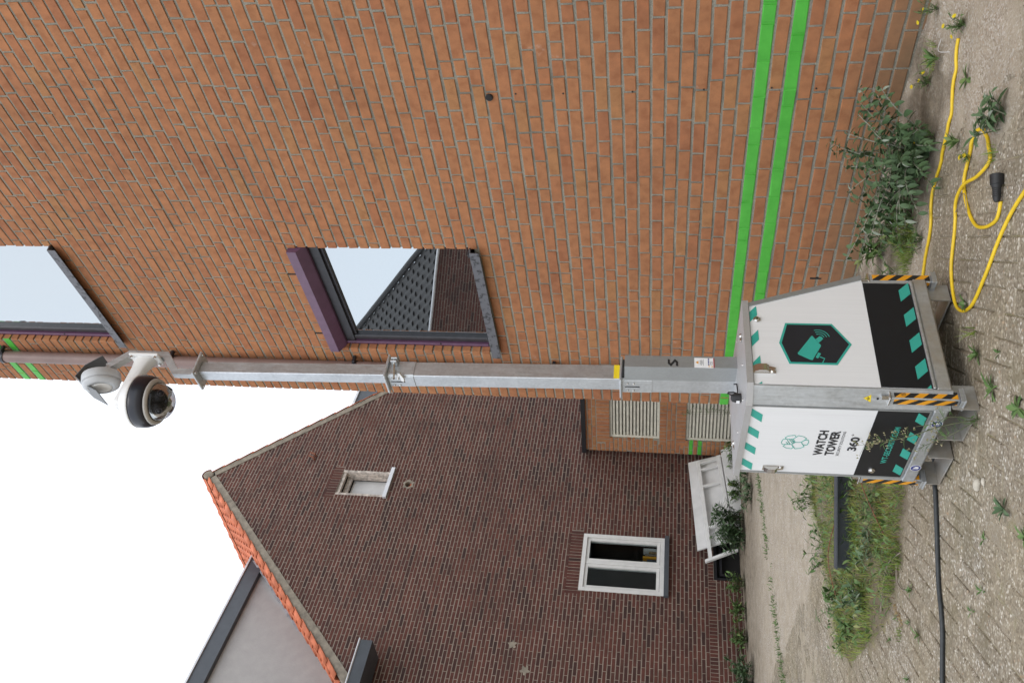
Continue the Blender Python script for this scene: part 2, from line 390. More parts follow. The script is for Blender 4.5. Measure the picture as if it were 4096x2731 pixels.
def mat_sand():
    m, n, b = newmat('sand_and_moss'); co = objco(n, True)
    f = noi(n, co, 300, 3, .7); g = noi(n, co, 4.5, 6, .65); k = noi(n, co, 28, 5, .65)
    c = ramp(n, f, [(.25, (.29, .235, .17)), (.5, (.46, .39, .30)), (.75, (.60, .53, .43))])
    c = mixc(n, ramp(n, g, [(.38, (.62, .62, .62)), (.6, (0, 0, 0))]), c, (.27, .225, .165))
    c = mixc(n, ramp(n, k, [(.56, (0, 0, 0)), (.72, (.6, .6, .6))]), c, (.19, .15, .105))
    vv = N(n, 'ShaderNodeTexVoronoi', Scale=120.); n.links.new(mixco(n, co), vv.inputs['Vector'])
    vc = N(n, 'ShaderNodeSeparateColor'); n.links.new(vv.outputs['Color'], vc.inputs[0])
    pb = ramp(n, vc.outputs[0], [(0, (.22, .17, .125)), (.4, (.42, .355, .28)), (.75, (.50, .45, .38)), (.9, (.70, .68, .64)), (1, (.40, .25, .15))])
    c = mixc(n, ramp(n, noi(n, co, 3.1, 6, .7), [(.40, (.75, .75, .75)), (.62, (.12, .12, .12))]), c, pb)
    jt = attr(n, 'joint')                       # low ground between the stones carries moss and dirt
    c = mixc(n, math_(n, 'MULTIPLY', jt, .8), c, ramp(n, noi(n, co, 6, 5, .6), [(.35, (.20, .165, .12)), (.52, (.22, .185, .11)), (.68, (.19, .175, .06))]))
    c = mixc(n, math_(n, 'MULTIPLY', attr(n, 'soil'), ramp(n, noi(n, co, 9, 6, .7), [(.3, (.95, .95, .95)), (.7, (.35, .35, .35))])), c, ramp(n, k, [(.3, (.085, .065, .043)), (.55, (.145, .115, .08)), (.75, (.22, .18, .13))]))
    n.links.new(c, b.inputs['Base Color']); b.inputs['Roughness'].default_value = .95; b.inputs['Specular IOR Level'].default_value = .2
    bump(n, b, math_(n, 'ADD', f, math_(n, 'MULTIPLY', k, 2.)), .7, .006); return m
M['sand'] = mat_sand()

# ------------------------------------------------------------------ ground
DW = 4.28
BED = [(4.2, 7.05), (3.75, 6.98), (3.18, 6.76), (2.80, 6.68), (2.45, 6.60), (2.24, 6.20), (2.13, 5.50), (2.14, 4.98), (2.28, 4.70), (2.42, 4.48), (2.65, 4.30), (3.2, 4.4), (3.75, 5.1), (4.15, 6.1)]
def inpoly(x, y, P):
    r = False; j = len(P) - 1
    for i in range(len(P)):
        if (P[i][1] > y) != (P[j][1] > y) and x < (P[j][0] - P[i][0]) * (y - P[i][1]) / (P[j][1] - P[i][1]) + P[i][0]: r = not r
        j = i
    return r
def sstep(a, b, x):
    t = max(0, min(1, (x - a) / (b - a))); return t * t * (3 - 2 * t)
def nz3(x, y, s, z=0): return noise.noise(Vector((x * s, y * s, z)))
def sandmask(x, y):
    m = sstep(3.15, 3.65, x + nz3(x, y, 1.3) * .35)                                   # drift along the wall
    m = max(m, .9 * sstep(.55, .25, math.hypot(x - 3.35, (y - 2.35) * 1.1)))
    m = max(m, sstep(.0, .45, nz3(x, y, .9, 3) + .35 * nz3(x, y, 5, 9)) * .34)
    b = 7.9 + .25 * (x - 3.5)
    m = max(m, .5 * sstep(.9, .35, abs(y - b - .3) + .3 * nz3(x, y, 2, 4)))
    m = max(m, .3 * sstep(8.9, 9.6, y) * sstep(-.35, .2, nz3(x, y * 2.5, .6, 5)))
    return min(1, m)
def height(x, y):
    m = sandmask(x, y)
    h = -.0005 + m * (.0125 + .009 * nz3(x, y, 6) + .006 * nz3(x, y, 17)) + .002 * nz3(x, y, 25, 2)
    if x > 3.6 and y < 6.5: h += .035 * sstep(3.75, 4.25, x) * (1 + .5 * nz3(x, y, 4, 8))
    if 2.0 < x < 4.6 and 4.4 < y < 7.6 and inpoly(x, y, BED): h += .012 + .02 * nz3(x, y, 3, 1)
    return h
def axis(lo, hi, step, far):
    a = []; x = lo
    while x <= hi + 1e-6: a.append(x); x += step
    g = step; L = [lo]; Rr = [a[-1]]
    while L[-1] > -far: g *= 1.5; L.append(L[-1] - g)
    g = step
    while Rr[-1] < far: g *= 1.5; Rr.append(Rr[-1] + g)
    return L[:0:-1] + a + Rr[1:]
xs = axis(-.4, 5.0, .04, 400); ys = axis(1.4, 9.0, .04, 400)
gv = []; gj = []; gd = []
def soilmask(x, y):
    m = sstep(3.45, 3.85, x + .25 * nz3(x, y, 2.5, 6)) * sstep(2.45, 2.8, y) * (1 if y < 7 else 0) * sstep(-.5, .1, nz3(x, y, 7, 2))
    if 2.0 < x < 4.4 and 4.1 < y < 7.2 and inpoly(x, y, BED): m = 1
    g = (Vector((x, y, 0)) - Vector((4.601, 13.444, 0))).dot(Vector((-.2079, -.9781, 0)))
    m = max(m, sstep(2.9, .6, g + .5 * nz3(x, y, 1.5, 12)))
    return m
for y in ys:
    for x in xs:
        near = -1 < x < 9.5 and 0 < y < 16
        h = height(x, y) if near else 0.002
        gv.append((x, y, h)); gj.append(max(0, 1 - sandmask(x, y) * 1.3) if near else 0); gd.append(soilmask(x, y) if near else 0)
nx_ = len(xs); gf = []
for j in range(len(ys) - 1):
    for i in range(nx_ - 1): gf.append((j * nx_ + i, j * nx_ + i + 1, (j + 1) * nx_ + i + 1, (j + 1) * nx_ + i))
gm = bpy.data.meshes.new('ground'); gm.from_pydata(gv, [], gf); gm.polygons.foreach_set('use_smooth', [True] * len(gf))
at = gm.attributes.new('joint', 'FLOAT', 'POINT'); at.data.foreach_set('value', gj)
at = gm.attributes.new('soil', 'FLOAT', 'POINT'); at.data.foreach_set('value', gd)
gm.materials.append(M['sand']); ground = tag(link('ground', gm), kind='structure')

# herringbone pavers, at 45 degrees to the wall
PL, PW = .200, .100
def paver_variant(k):
    b = MB(); j = lambda: rnd(-.0012, .0012)
    x1, y1, e = PL - .0045, PW - .0045, .005; zt = rnd(.0, .002)
    top = [(e + j(), e + j(), zt), (x1 - e + j(), e + j(), zt), (x1 - e + j(), y1 - e + j(), zt), (e + j(), y1 - e + j(), zt)]
    mid = [(j(), j(), zt - e), (x1 + j(), j(), zt - e), (x1 + j(), y1 + j(), zt - e), (j(), y1 + j(), zt - e)]
    bot = [(p[0], p[1], -.03) for p in mid]
    fs = [(0, 1, 2, 3)] + [(i, i + 4, (i + 1) % 4 + 4, (i + 1) % 4) for i in range(4)] + [(i + 4, i + 8, (i + 1) % 4 + 8, (i + 1) % 4 + 4) for i in range(4)]
    fs = [tuple(reversed(f)) if i else f for i, f in enumerate(fs)]
    return b.add(top + mid + bot, fs, rnd(0, 1))
PV = [paver_variant(k) for k in range(14)]
PVM = [p.mesh('paver', tone=True) for p in PV]
for m_ in PVM: m_.materials.append(M['paver'])
pl = []
c45 = math.sqrt(.5)
for i in range(-70, 150):
    for j in range(-40, 40):
        # herringbone: unit = one horizontal + one vertical stone, stepped along the diagonal
        ox = i * PW + j * 2 * PL * 0 ; oy = i * PW
        ux, uy = ox + j * 2 * PL * 1.0, oy
        ux, uy = i * PW + j * 2 * PL, i * PW
        for kind in (0, 1):
            if kind == 0: lx, ly, rot = ux, uy, 0
            else: lx, ly, rot = ux, uy + PW, 1      # turned stone standing on the first one's left end
            cx, cy = (lx + PL / 2, ly + PW / 2) if rot == 0 else (lx + PW / 2, ly + PL / 2)
            X = 2.0 + (cx - cy) * c45; Y = 4.5 + (cx + cy) * c45 - 0
            pl.append((X, Y, rot, lx, ly))
cand = []
for X, Y, rot, lx, ly in pl:
    if not (-.3 < X < 8.4 and 1.5 < Y < 13.6): continue
    if X > 4.16 and Y < 7.2: continue
    if X < .16 * Y: continue
    if X > 5.2 and Y < 8.5: continue
    if inpoly(X, Y, BED): continue
    if sandmask(X, Y) > .93: continue
    p = px((X, Y, 0))
    if p is None or not (-350 < p[0] < 4500 and -350 < p[1] < 3100): continue
    ox, oy = 2.0 + (lx - ly) * c45, 4.5 + (lx + ly) * c45
    ang = math.pi / 4 + (math.pi / 2 if rot else 0)
    mw = Matrix.Translation((ox, oy, .0052 + rnd(-.0016, .0016))) @ Matrix.Rotation(ang, 4, 'Z')
    if rot: mw = mw @ Matrix.Translation((0, -PW, 0))
    mw = mw @ Matrix.Rotation(rnd(-.006, .006), 4, 'X') @ Matrix.Rotation(rnd(-.004, .004), 4, 'Y')
    vis = 0 <= p[0] <= 4096 and 0 <= p[1] <= 2731
    d2 = X * X + Y * Y
    hidden = 2.3 < X < 2.98 and 3.2 < Y < 3.9
    score = (1 / d2) * (1 if vis and not hidden else 0) * (1 - .8 * sandmask(X, Y))
    cand.append((score, mw, random.randrange(14)))
cand.sort(key=lambda c: -c[0])
restp = MB()
for k, (s_, mw, vr) in enumerate(cand):
    if k < 300 and s_ > 0: link('paver', PVM[vr], ground, mw)
    else: restp.add([tuple(mw @ Vector(v)) for v in PV[vr].v], PV[vr].f, rnd(0, 1))
tag(restp.build('paver_field', M['paver'], ground, tone=True), kind='stuff')

# ------------------------------------------------------------------ brick walls
class Frame:
    """wall plane: point = o + t*s + z + out*d"""
    def __init__(s, o, t, out): s.o = Vector(o); s.t = Vector(t).normalized(); s.out = Vector(out).normalized()
    def P(s, a, z, d=0): return tuple(s.o + s.t * a + s.out * d + Vector((0, 0, z)))
    def M(s): return Matrix((( s.t.x, -s.out.x, 0, s.o.x), (s.t.y, -s.out.y, 0, s.o.y), (0, 0, 1, s.o.z), (0, 0, 0, 1)))
FW = Frame((DW, 0, 0), (0, 1, 0), (-1, 0, 0))                       # orange wall
ca = math.radians(-12)
GP0 = Vector((4.601, 13.444, 0))
FG = Frame(GP0, (math.cos(ca), -math.sin(ca), 0), (-math.sin(ca), -math.cos(ca), 0))   # dark gable
cx_ = math.radians(70)
FX = Frame((8.758, 14.114, 0), (math.cos(cx_), -math.sin(cx_), 0), (-math.sin(cx_), -math.cos(cx_), 0))  # low extension

def brick_variant(L, h, bw, jit=.0016, dep=.05):
    """front face toward -y; origin at lower left back"""
    b = MB(); e = bw; j = lambda: rnd(-jit, jit); p = rnd(-.0012, .0018)
    ring0 = [(e + j(), -p, e + j()), (L - e + j(), -p, e + j()), (L - e + j(), -p, h - e + j()), (e + j(), -p, h - e + j())]
    ring1 = [(j(), e, j()), (L + j(), e, j()), (L + j(), e, h + j()), (j(), e, h + j())]
    ring2 = [(q[0], dep, q[2]) for q in ring1]
    fs = [(0, 1, 2, 3)] + [(i + 4, (i + 1) % 4 + 4, (i + 1) % 4, i) for i in range(4)] + [(i + 8, (i + 1) % 4 + 8, (i + 1) % 4 + 4, i + 4) for i in range(4)]
    return b.add(ring0 + ring1 + ring2, fs, rnd(0, 1))

def lay(fr, s0, s1, z0, z1, pitch, h, Ls, Lh, jn, ph, openings, keep=None, course0=0, bw=.0025, jit=.0016, half=False):
    """return list of (variant, matrix, centre, special) ; running bond with odd headers"""
    kinds = {'s': [brick_variant(Ls, h, bw, jit) for _ in range(16)], 'h': [brick_variant(Lh, h, bw, jit) for _ in range(10)]}
    out = []; FM = fr.M()
    n = int(math.ceil((z1 - z0) / pitch))
    for k in range(n):
        zb = z0 + k * pitch
        s = s0 - (rnd(0, Ls) if not half else (k % 2) * (Ls + jn) / 2 + rnd(0, .014))
        last = ''
        while s < s1:
            kd = 's'
            if rnd(0, 1) < ph and last != 'h': kd = 'h'
            if last == 'h' and rnd(0, 1) < .18: kd = 'h'
            L = Ls if kd == 's' else Lh
            segs = [(s, s + L)]
            # clip to the wall ends and openings
            segs = [(max(a, s0), min(b, s1)) for a, b in segs]
            for (oa, ob, oz0, oz1) in openings:
                if zb + h * .5 > oz0 and zb + h * .5 < oz1:
                    ns = []
                    for a, b in segs:
                        if b <= oa or a >= ob: ns.append((a, b)); continue
                        if a < oa: ns.append((a, oa))
                        if b > ob: ns.append((ob, b))
                    segs = ns
            for a, b in segs:
                if b - a < .022: continue
                mid = (a + b) / 2
                if keep and not keep(mid, zb + h / 2): continue
                full = abs((b - a) - L) < 1e-4
                v = random.choice(kinds[kd]) if full else brick_variant(b - a, h, bw, jit)
                mw = FM @ Matrix.Translation((a, 0, zb + rnd(-.0014, .0014) + .0028 * nz3(a, k * .35, 1.1, 51))) @ Matrix.Rotation(rnd(-.004, .004), 4, 'Y')
                out.append([v, mw, Vector(fr.P(mid, zb + h / 2)), full, k + course0, b - a])
            s += L + jn; last = kd
    return out

def emit(bricks, root, mat, nparts, name, mats_by=None):
    cache = {}
    def score(b):
        p = px(b[2])
        if p is None or not (0 <= p[0] <= 4096 and 0 <= p[1] <= 2731): return 0
        q = px(b[2] + b[1].to_3x3() @ Vector((b[5], 0, 0))); r = px(b[2] + Vector((0, 0, .06)))
        if q is None or r is None: return 0
        return abs((q[0] - p[0]) * (r[1] - p[1]) - (q[1] - p[1]) * (r[0] - p[0]))
    bricks = sorted(bricks, key=lambda b: -score(b))
    rest = {}
    for i, b in enumerate(bricks):
        mt = mats_by(b) if mats_by else mat
        if i < nparts and score(b) > 0:
            key = (id(b[0]), mt.name)
            if key not in cache:
                me = b[0].mesh(name, tone=True); me.materials.append(mt); cache[key] = me
            link(name, cache[key], root, root.matrix_world.inverted() @ b[1] if root.type == 'EMPTY' else b[1])
        else:
            rest.setdefault(mt.name, (mt, MB()))[1].add([tuple(b[1] @ Vector(v)) for v in b[0].v], b[0].f, b[0].t[0])
    k = 0
    for mt, mb in rest.values():
        nm = {'green_paint': 'painted_bricks'}.get(mt.name, 'brickwork')
        tag(mb.build(nm, mt, root, tone=True), kind='stuff'); k += 1

def slabs(mb, fr, s0, s1, z0, z1, openings, d_front, d_back):
    """solid wall backing with rectangular openings (grid of boxes)"""
    ss = sorted(set([s0, s1] + [min(max(o[i], s0), s1) for o in openings for i in (0, 1)]))
    zz = sorted(set([z0, z1] + [min(max(o[i], z0), z1) for o in openings for i in (2, 3)]))
    for a, b in zip(ss, ss[1:]):
        run = None
        for c, d in zip(zz, zz[1:]):
            m = ((a + b) / 2, (c + d) / 2)
            op = any(o[0] < m[0] < o[1] and o[2] < m[1] < o[3] for o in openings)
            if not op:
                run = (run[0], d) if run else (c, d)
            if (op or d == zz[-1]) and run:
                pts = [(a, run[0]), (b, run[0]), (b, run[1]), (a, run[1])]
                mb.prism(pts, fr.o, fr.t, (0, 0, 1), fr.out, d_back, d_front); run = None

# ---- orange building -------------------------------------------------
P_, BH = .0806, .0645
Z0W = .8205 - BH / 2 - 12 * P_         # stripe course is course 12 from here (starts below ground)
CORN = 6.155
WIN = [(4.345, 5.53, 2.665, 4.075), (4.345, 5.53, 6.005, 7.80)]
bld = empty('orange_brick_building', (DW, CORN, 0))
tag(bld, 'tall orange brick building with two green painted stripes and dark windows', 'building')
back = MB()
slabs(back, FW, -7.0, CORN - .004, -.3, 9.6, [(a - .012, b + .012, c, d) for a, b, c, d in WIN], -.006, -.24)
back.box((DW + .02, CORN - .23, -.3), (DW + 7, CORN - .012, 9.6))
back.box((DW + .24, -7, -.3), (DW + 7, CORN - .24, 9.6))
back.build('mortar_wall', M['mortar']).parent = bld
bld_inv = Matrix.Translation((-DW, -CORN, 0))
bld.children[0].matrix_parent_inverse = bld_inv
STRIPES = {12, 10, 93, 91}
wb = lay(FW, .4, CORN, Z0W, 8.9, P_, BH, .2120, .0985, .0150, .36, WIN, bw=.0022, jit=.0026)
# return face of the corner
FC = Frame((DW, CORN, 0), (1, 0, 0), (0, 1, 0))
def wallmat(b): return M['green'] if b[4] in STRIPES else M['brick']
bld.matrix_world = Matrix.Translation((DW, CORN, 0)); bpy.context.view_layer.update()
emit(wb, bld, M['brick'], 300, 'brick', wallmat)
fixp = lambda o: (setattr(o, 'matrix_parent_inverse', bld_inv), o)[1]
for o in bld.children:
    if o.get('kind') == 'stuff': fixp(o)
def W_(mb, name, mat, parent=bld, **k):
    o = mb.build(name, mat, parent, **k)
    if parent is bld: fixp(o)
    return o
# painted joints of the stripes
gjm = MB()
for k in STRIPES:
    z = Z0W + k * P_
    for a, b in ((.4, 4.34), (5.535, CORN)) if k > 50 else ((.4, CORN),):
        gjm = MB(); gjm.prism([(a, z - .002), (b, z - .002), (b, z + BH + .002), (a, z + BH + .002)], FW.o, FW.t, (0, 0, 1), FW.out, -.02, -.0036); W_(gjm, 'painted_joint', M['green'])
# brick reveals inside the openings (left and right jambs)
for oi, (a, b, z0, z1) in enumerate(WIN):
    jb = MB(); k0 = int((z0 - Z0W) / P_) - 1
    for k in range(k0, int((z1 - Z0W) / P_) + 1):
        zb = Z0W + k * P_
        if zb < z0 - .03 or zb + BH > z1 + .02: continue
        for s_, sg in ((b, 1), (a, -1)):
            s_a, s_b = (s_ + .0003, s_ + .03) if sg > 0 else (s_ - .03, s_ - .0003)
            jb.bbox((DW + .004, s_a, zb), (DW + .098, s_b, zb + BH), .003, rnd(0, 1))
    W_(jb, 'reveal_bricks', M['brick'], tone=True)['kind'] = 'stuff'
# corner return: header ends seen edge on
cb = MB()
for k in range(int(9.0 / P_)):
    zb = Z0W + k * P_
    cb.bbox((DW + .002, CORN - .1, zb), (DW + .25, CORN + .0005, zb + BH), .004, rnd(0, 1))
W_(cb, 'corner_bricks', M['brick'], tone=True)['kind'] = 'stuff'

def window(zs, zt, hood):
    a, b = 4.345, 5.53; w_ = empty('window', (0, 0, 0)); w_.parent = bld; w_.matrix_parent_inverse = bld_inv
    def part(mb, nm, mt, **k): return mb.build(nm, mt, w_, **k)
    X = DW
    g = MB(); g.box((X + .104, a + .06, zs + .045), (X + .112, b - .075, zt - .215 if hood else zt - .05)); part(g, 'pane', M['glass'])
    f = MB()
    f.bbox((X + .05, b - .028, zs + .02), (X + .12, b, zt), .004); part(f, 'outer_frame', M['purple'])
    f = MB()
    f.bbox((X + .07, b - .085, zs + .02), (X + .13, b - .031, zt - .02), .01)
    f.bbox((X + .07, a, zs + .02), (X + .13, a + .062, zt - .02), .008)
    f.bbox((X + .085, a + .06, zt - (.225 if hood else .06)), (X + .13, b - .085, zt - .02), .004)
    f.bbox((X + .085, a + .06, zs + .022), (X + .13, b - .085, zs + .048), .004)
    part(f, 'sash', M['black_paint'])
    s = MB()
    s.add([(X + .1, a - .012, zs + .05), (X + .1, b + .012, zs + .05), (X - .055, b + .012, zs + .026), (X - .055, a - .012, zs + .026),
           (X + .1, a - .012, zs + .042), (X + .1, b + .012, zs + .042), (X - .05, b + .012, zs + .018), (X - .05, a - .012, zs + .018),
           (X - .058, b + .012, zs - .046), (X - .058, a - .012, zs - .046), (X - .053, b + .012, zs - .046), (X - .053, a - .012, zs - .046)],
          [(0, 1, 2, 3), (4, 7, 6, 5), (3, 2, 8, 9), (7, 11, 10, 6), (9, 8, 10, 11), (0, 3, 7, 4), (1, 5, 6, 2), (3, 9, 11, 7), (2, 6, 10, 8)])
    sl = part(s, 'sill', M['sillpaint'])
    if hood:
        h = MB()
        prof = [(-.045, zt - .003), (-.045, zt - .075), (.035, zt - .125), (.06, zt - .125), (.06, zt - .003)]
        h.prism([(x, z) for x, z in prof], (X, 0, 0), (1, 0, 0), (0, 0, 1), (0, 1, 0), a + .002, b - .002); part(h, 'shutter_box', M['purple'])
        h = MB(); h.box((X + .062, a, zt - .20), (X + .084, b, zt - .003)); part(h, 'head_frame', M['black_paint'])
        # weathered clips on the sill
        for sy in (a + .06, b - .16):
            c = MB(); c.bbox((X + .0, sy, zs + .03), (X + .05, sy + .03, zs + .058), .004); part(c, 'sill_clip', M['black'])
    for zz in (zs + (zt - zs) * .33, zs + .06):
        c = MB(); c.bbox((X + .048, b - .03, zz), (X + .06, b - .015, zz + .012), .002); part(c, 'screw', M['black'])
    return w_
def mat_sill():
    m, n, b = newmat('peeling_sill_paint'); co = objco(n, True)
    f = noi(n, co, 22, 6, .7)
    c = ramp(n, f, [(.52, (.11, .112, .125)), (.60, (.02, .02, .022))])
    n.links.new(c, b.inputs['Base Color']); b.inputs['Roughness'].default_value = .5; return m
M['sillpaint'] = mat_sill()
window(2.665, 4.075, True); window(6.005, 7.80, False)
# small fittings on the wall
v = MB(); v.lathe([(.023, 0), (.023, .008), (.020, .012), (.010, .013)], (DW - .001, 3.07, 2.37), (-1, 0, 0), 16)
W_(v, 'vent_cap', M['dark_in'], auto=True)
for zz in (2.21, 1.93, 1.53, 1.13, .76, .52):
    hl = MB(); hl.lathe([(.0055, 0), (.0055, .0025)], (DW - .0015, 3.06 + rnd(-.01, .01), zz), (-1, 0, 0), 8); W_(hl, 'screw_hole', M['dark_in'])
for yy, zz in ((4.62, 4.09), (5.33, 4.09), (4.6, .27), (3.22, .19)):
    sl = MB(); sl.box((DW - .0022, yy, zz), (DW + .004, yy + .014, zz + .075)); W_(sl, 'weep_slot', M['dark_in'])

# downpipe
dp = empty('downpipe', (DW - .07, 5.705, 0)); tag(dp, 'brown downpipe clamped to the orange wall behind the mast', 'downpipe')
d = MB(); d.tube([(0, 0, 0), (0, 0, 9.2)], .053, 20); d.build('pipe', M['brown_pipe'], dp, auto=True)
for zz in (7.27, 5.58, 3.9, 2.2, .7):
    d = MB(); d.lathe([(.0535, -.016), (.061, -.016), (.061, .016), (.0535, .016)], (0, 0, zz), seg=24)
    d.bbox((.0, -.085, zz - .012), (.065, -.05, zz + .012), .003)
    d.build('clamp', M['black_paint'], dp, auto=True)

# ---- low extension with louvres --------------------------------------
ext = empty('low_extension', FX.P(0, 0)); tag(ext, 'low orange brick extension with cream louvres and black roof trim', 'building')
XI = Matrix.Translation(-Vector(FX.P(0, 0)))
def X_(mb, name, mat, **k):
    o = mb.build(name, mat, ext, **k); o.matrix_parent_inverse = XI; return o
LOUV = [(.215, 1.65, 1.40, 2.30), (.215, 1.65, .02, .915)]
mb = MB(); slabs(mb, FX, -.095, 4.0, -.2, 2.75, LOUV, -.006, -.2); mb.prism([(-.09, -.2), (-.09, 2.75), (3.9, 2.75), (3.9, -.2)], FX.o, FX.t, (0, 0, 1), FX.out, -3.0, -.205)
X_(mb, 'mortar_wall', M['mortar'])
bpy.context.view_layer.update()
SOL = [(.1, 1.8, 2.303, 2.553), (.1, 1.8, 1.264, 1.398), (.1, 1.8, .918, 1.100)]
xb = lay(FX, -.098, 3.2, .8205 - BH / 2 - 11 * P_, 2.74, P_, BH, .2120, .0985, .0150, .3, [(o[0], o[1], o[2], o[3]) for o in LOUV] + SOL, bw=.003)
for o in SOL:                                                   # upright courses over and under the louvres
    s_ = -.098 if False else o[0]
    while s_ < o[1]:
        vv = brick_variant(P_ - .012, o[3] - o[2] - .012, .003)
        xb.append([vv, FX.M() @ Matrix.Translation((s_, 0, o[2] + .006)), Vector(FX.P(s_, o[2])), False, -5, .07]); s_ += P_
emit(xb, ext, M['brick'], 300, 'brick', lambda b: M['green'] if b[4] in (11, 9) else M['brick'])
for o in ext.children:
    if o.get('kind') == 'stuff': o.matrix_parent_inverse = XI
for (a, b, z0, z1) in LOUV:
    lv = empty('louvre', (0, 0, 0)); lv.parent = ext; lv.matrix_parent_inverse = XI
    f = MB()
    for q in ([(a, z0), (a + .045, z0), (a + .045, z1), (a, z1)], [(b - .045, z0), (b, z0), (b, z1), (b - .045, z1)], [(a + .046, z0), (b - .046, z0), (b - .046, z0 + .045), (a + .046, z0 + .045)], [(a + .046, z1 - .04), (b - .046, z1 - .04), (b - .046, z1), (a + .046, z1)]):
        f.prism(q, FX.o, FX.t, (0, 0, 1), FX.out, -.12, -.035)
    f.build('frame', M['cream'], lv)
    f = MB(); f.prism([(a, z0), (b, z0), (b, z1), (a, z1)], FX.o, FX.t, (0, 0, 1), FX.out, -.19, -.16); f.build('dark_back', M['dark_in'], lv)
    z = z0 + .06
    while z < z1 - .06:
        s = MB()
        o_ = Vector(FX.P(a + .047, z, -.04))
        q = [(0, 0), (0, .034), (-.006, .034), (-.006, .008), (-.075, .062), (-.08, .058), (-.006, .0)]
        s.prism(q, o_, FX.out, (0, 0, 1), FX.t, 0, b - a - .094); s.build('slat', M['cream'], lv); z += .0625
mb = MB(); mb.prism([(-.14, 2.752), (4.0, 2.752), (4.0, 2.83), (-.14, 2.83)], FX.o, FX.t, (0, 0, 1), FX.out, -3.0, .045); X_(mb, 'roof_trim', M['black'])
# gable-dark end of the extension is its own return wall
mb = MB(); mb.prism([(-.10, -.2), (-.096, -.2), (-.096, 2.75), (-.10, 2.75)], FX.o, FX.t, (0, 0, 1), FX.out, -2.0, -.01); X_(mb, 'end_wall', M['mortar'])

# ---- dark gable house -------------------------------------------------
house = empty('gable_house', FG.P(3.0, 0)); tag(house, 'dark red brick gable house with orange roof tiles and white window', 'house')
HI = Matrix.Translation(-Vector(FG.P(3.0, 0))); bpy.context.view_layer.update()
def H_(mb, name, mat, parent=house, **k):
    o = mb.build(name, mat, parent, **k)
    if parent is house: o.matrix_parent_inverse = HI
    return o
AS, AZ = 3.15, 9.90                     # inner apex
def verge(s): return AZ - (1.016 * (AS - s) if s < AS else 1.12 * (s - AS))
WW = (1.16, 2.31, 1.225, 2.63); SW = (2.86, 3.47, 6.39, 7.36); BW = (1.54, 2.6, -.2, .455)
HOLE = (3.14, 3.265, 5.955, 6.075)
GO = [WW, SW, BW, HOLE]
GS0, GS1 = -2.2, 7.4
mb = MB()
# backing: strips following the verge
ss = sorted(set([GS0, GS1, AS] + [o[i] for o in GO for i in (0, 1)] + [GS0 + .4 * i for i in range(24)]))
for a, b in zip(ss, ss[1:]):
    za, zb = verge(a) , verge(b)
    cuts = sorted([(o[2], o[3]) for o in GO if o[0] < (a + b) / 2 < o[1]])
    z = -.3
    for c0, c1 in cuts:
        if c0 > z: mb.prism([(a, z), (b, z), (b, c0), (a, c0)], FG.o, FG.t, (0, 0, 1), FG.out, -.22, -.002)
        z = c1
    mb.prism([(a, z), (b, z), (b, zb), (a, za)], FG.o, FG.t, (0, 0, 1), FG.out, -.22, -.002)
H_(mb, 'mortar_wall', M['gmortar'])
PG, HG = .0637, .0488
SOLD = [(GS0, 1.53, .4205, .5485), (2.61, 4.4, .4205, .5485), (1.53, 2.61, .458, .5485), (1.09, 2.38, 2.635, 2.85), (2.78, 3.55, 7.365, 7.575)]
gb = lay(FG, GS0, GS1, -.15, 9.95, PG, HG, .2210, .1050, .0110, .0, GO + SOLD, keep=lambda s, z: z < verge(s) + .05, bw=.0016, jit=.0016, half=True)
for (a, b, z0, z1) in SOLD:
    s_ = a
    while s_ < b - .02:
        vv = brick_variant(min(PG, b - s_) - .010, z1 - z0 - .010, .002)
        gb.append([vv, FG.M() @ Matrix.Translation((s_, 0, z0 + .005)), Vector(FG.P(s_, z0)), False, -9, .05]); s_ += PG
def gmat(b):
    s_ = (b[2] - GP0).dot(FG.t); z = b[2].z
    if 1.2 < z < 1.93 and abs(s_ - 3.19) < .075 + .04 * math.sin(z * 31): return M['stain']
    return M['gbrick']
emit(gb, house, M['gbrick'], 300, 'brick', gmat)
for o in house.children:
    if o.get('kind') == 'stuff': o.matrix_parent_inverse = HI
# concrete verge bands
def band(sA, zA, sB, zB, w0, w1, d0, d1, name, mat, parent=house):
    mb = MB(); dx, dz = sB - sA, zB - zA; L = math.hypot(dx, dz); nx, nz_ = -dz / L, dx / L
    if nz_ < 0: nx, nz_ = -nx, -nz_
    k = 10; poly = []
    top = [(lerp(sA, sB, i / k) + nx * (w1 + rnd(-.008, .008)), lerp(zA, zB, i / k) + nz_ * (w1 + rnd(-.008, .008))) for i in range(k + 1)]
    bot = [(lerp(sA, sB, i / k) + nx * (w0 + rnd(-.004, .004)), lerp(zA, zB, i / k) + nz_ * (w0 + rnd(-.004, .004))) for i in range(k + 1)]
    for i in range(k):
        mb.prism([bot[i], bot[i + 1], top[i + 1], top[i]], FG.o, FG.t, (0, 0, 1), FG.out, d0, d1)
    return H_(mb, name, mat, parent)
band(AS, AZ, GS0, verge(GS0), -.005, .125, -.22, .014, 'verge_band', M['concrete'])
band(AS, AZ, GS1, verge(GS1), -.005, .125, -.22, .014, 'verge_band', M['concrete'])
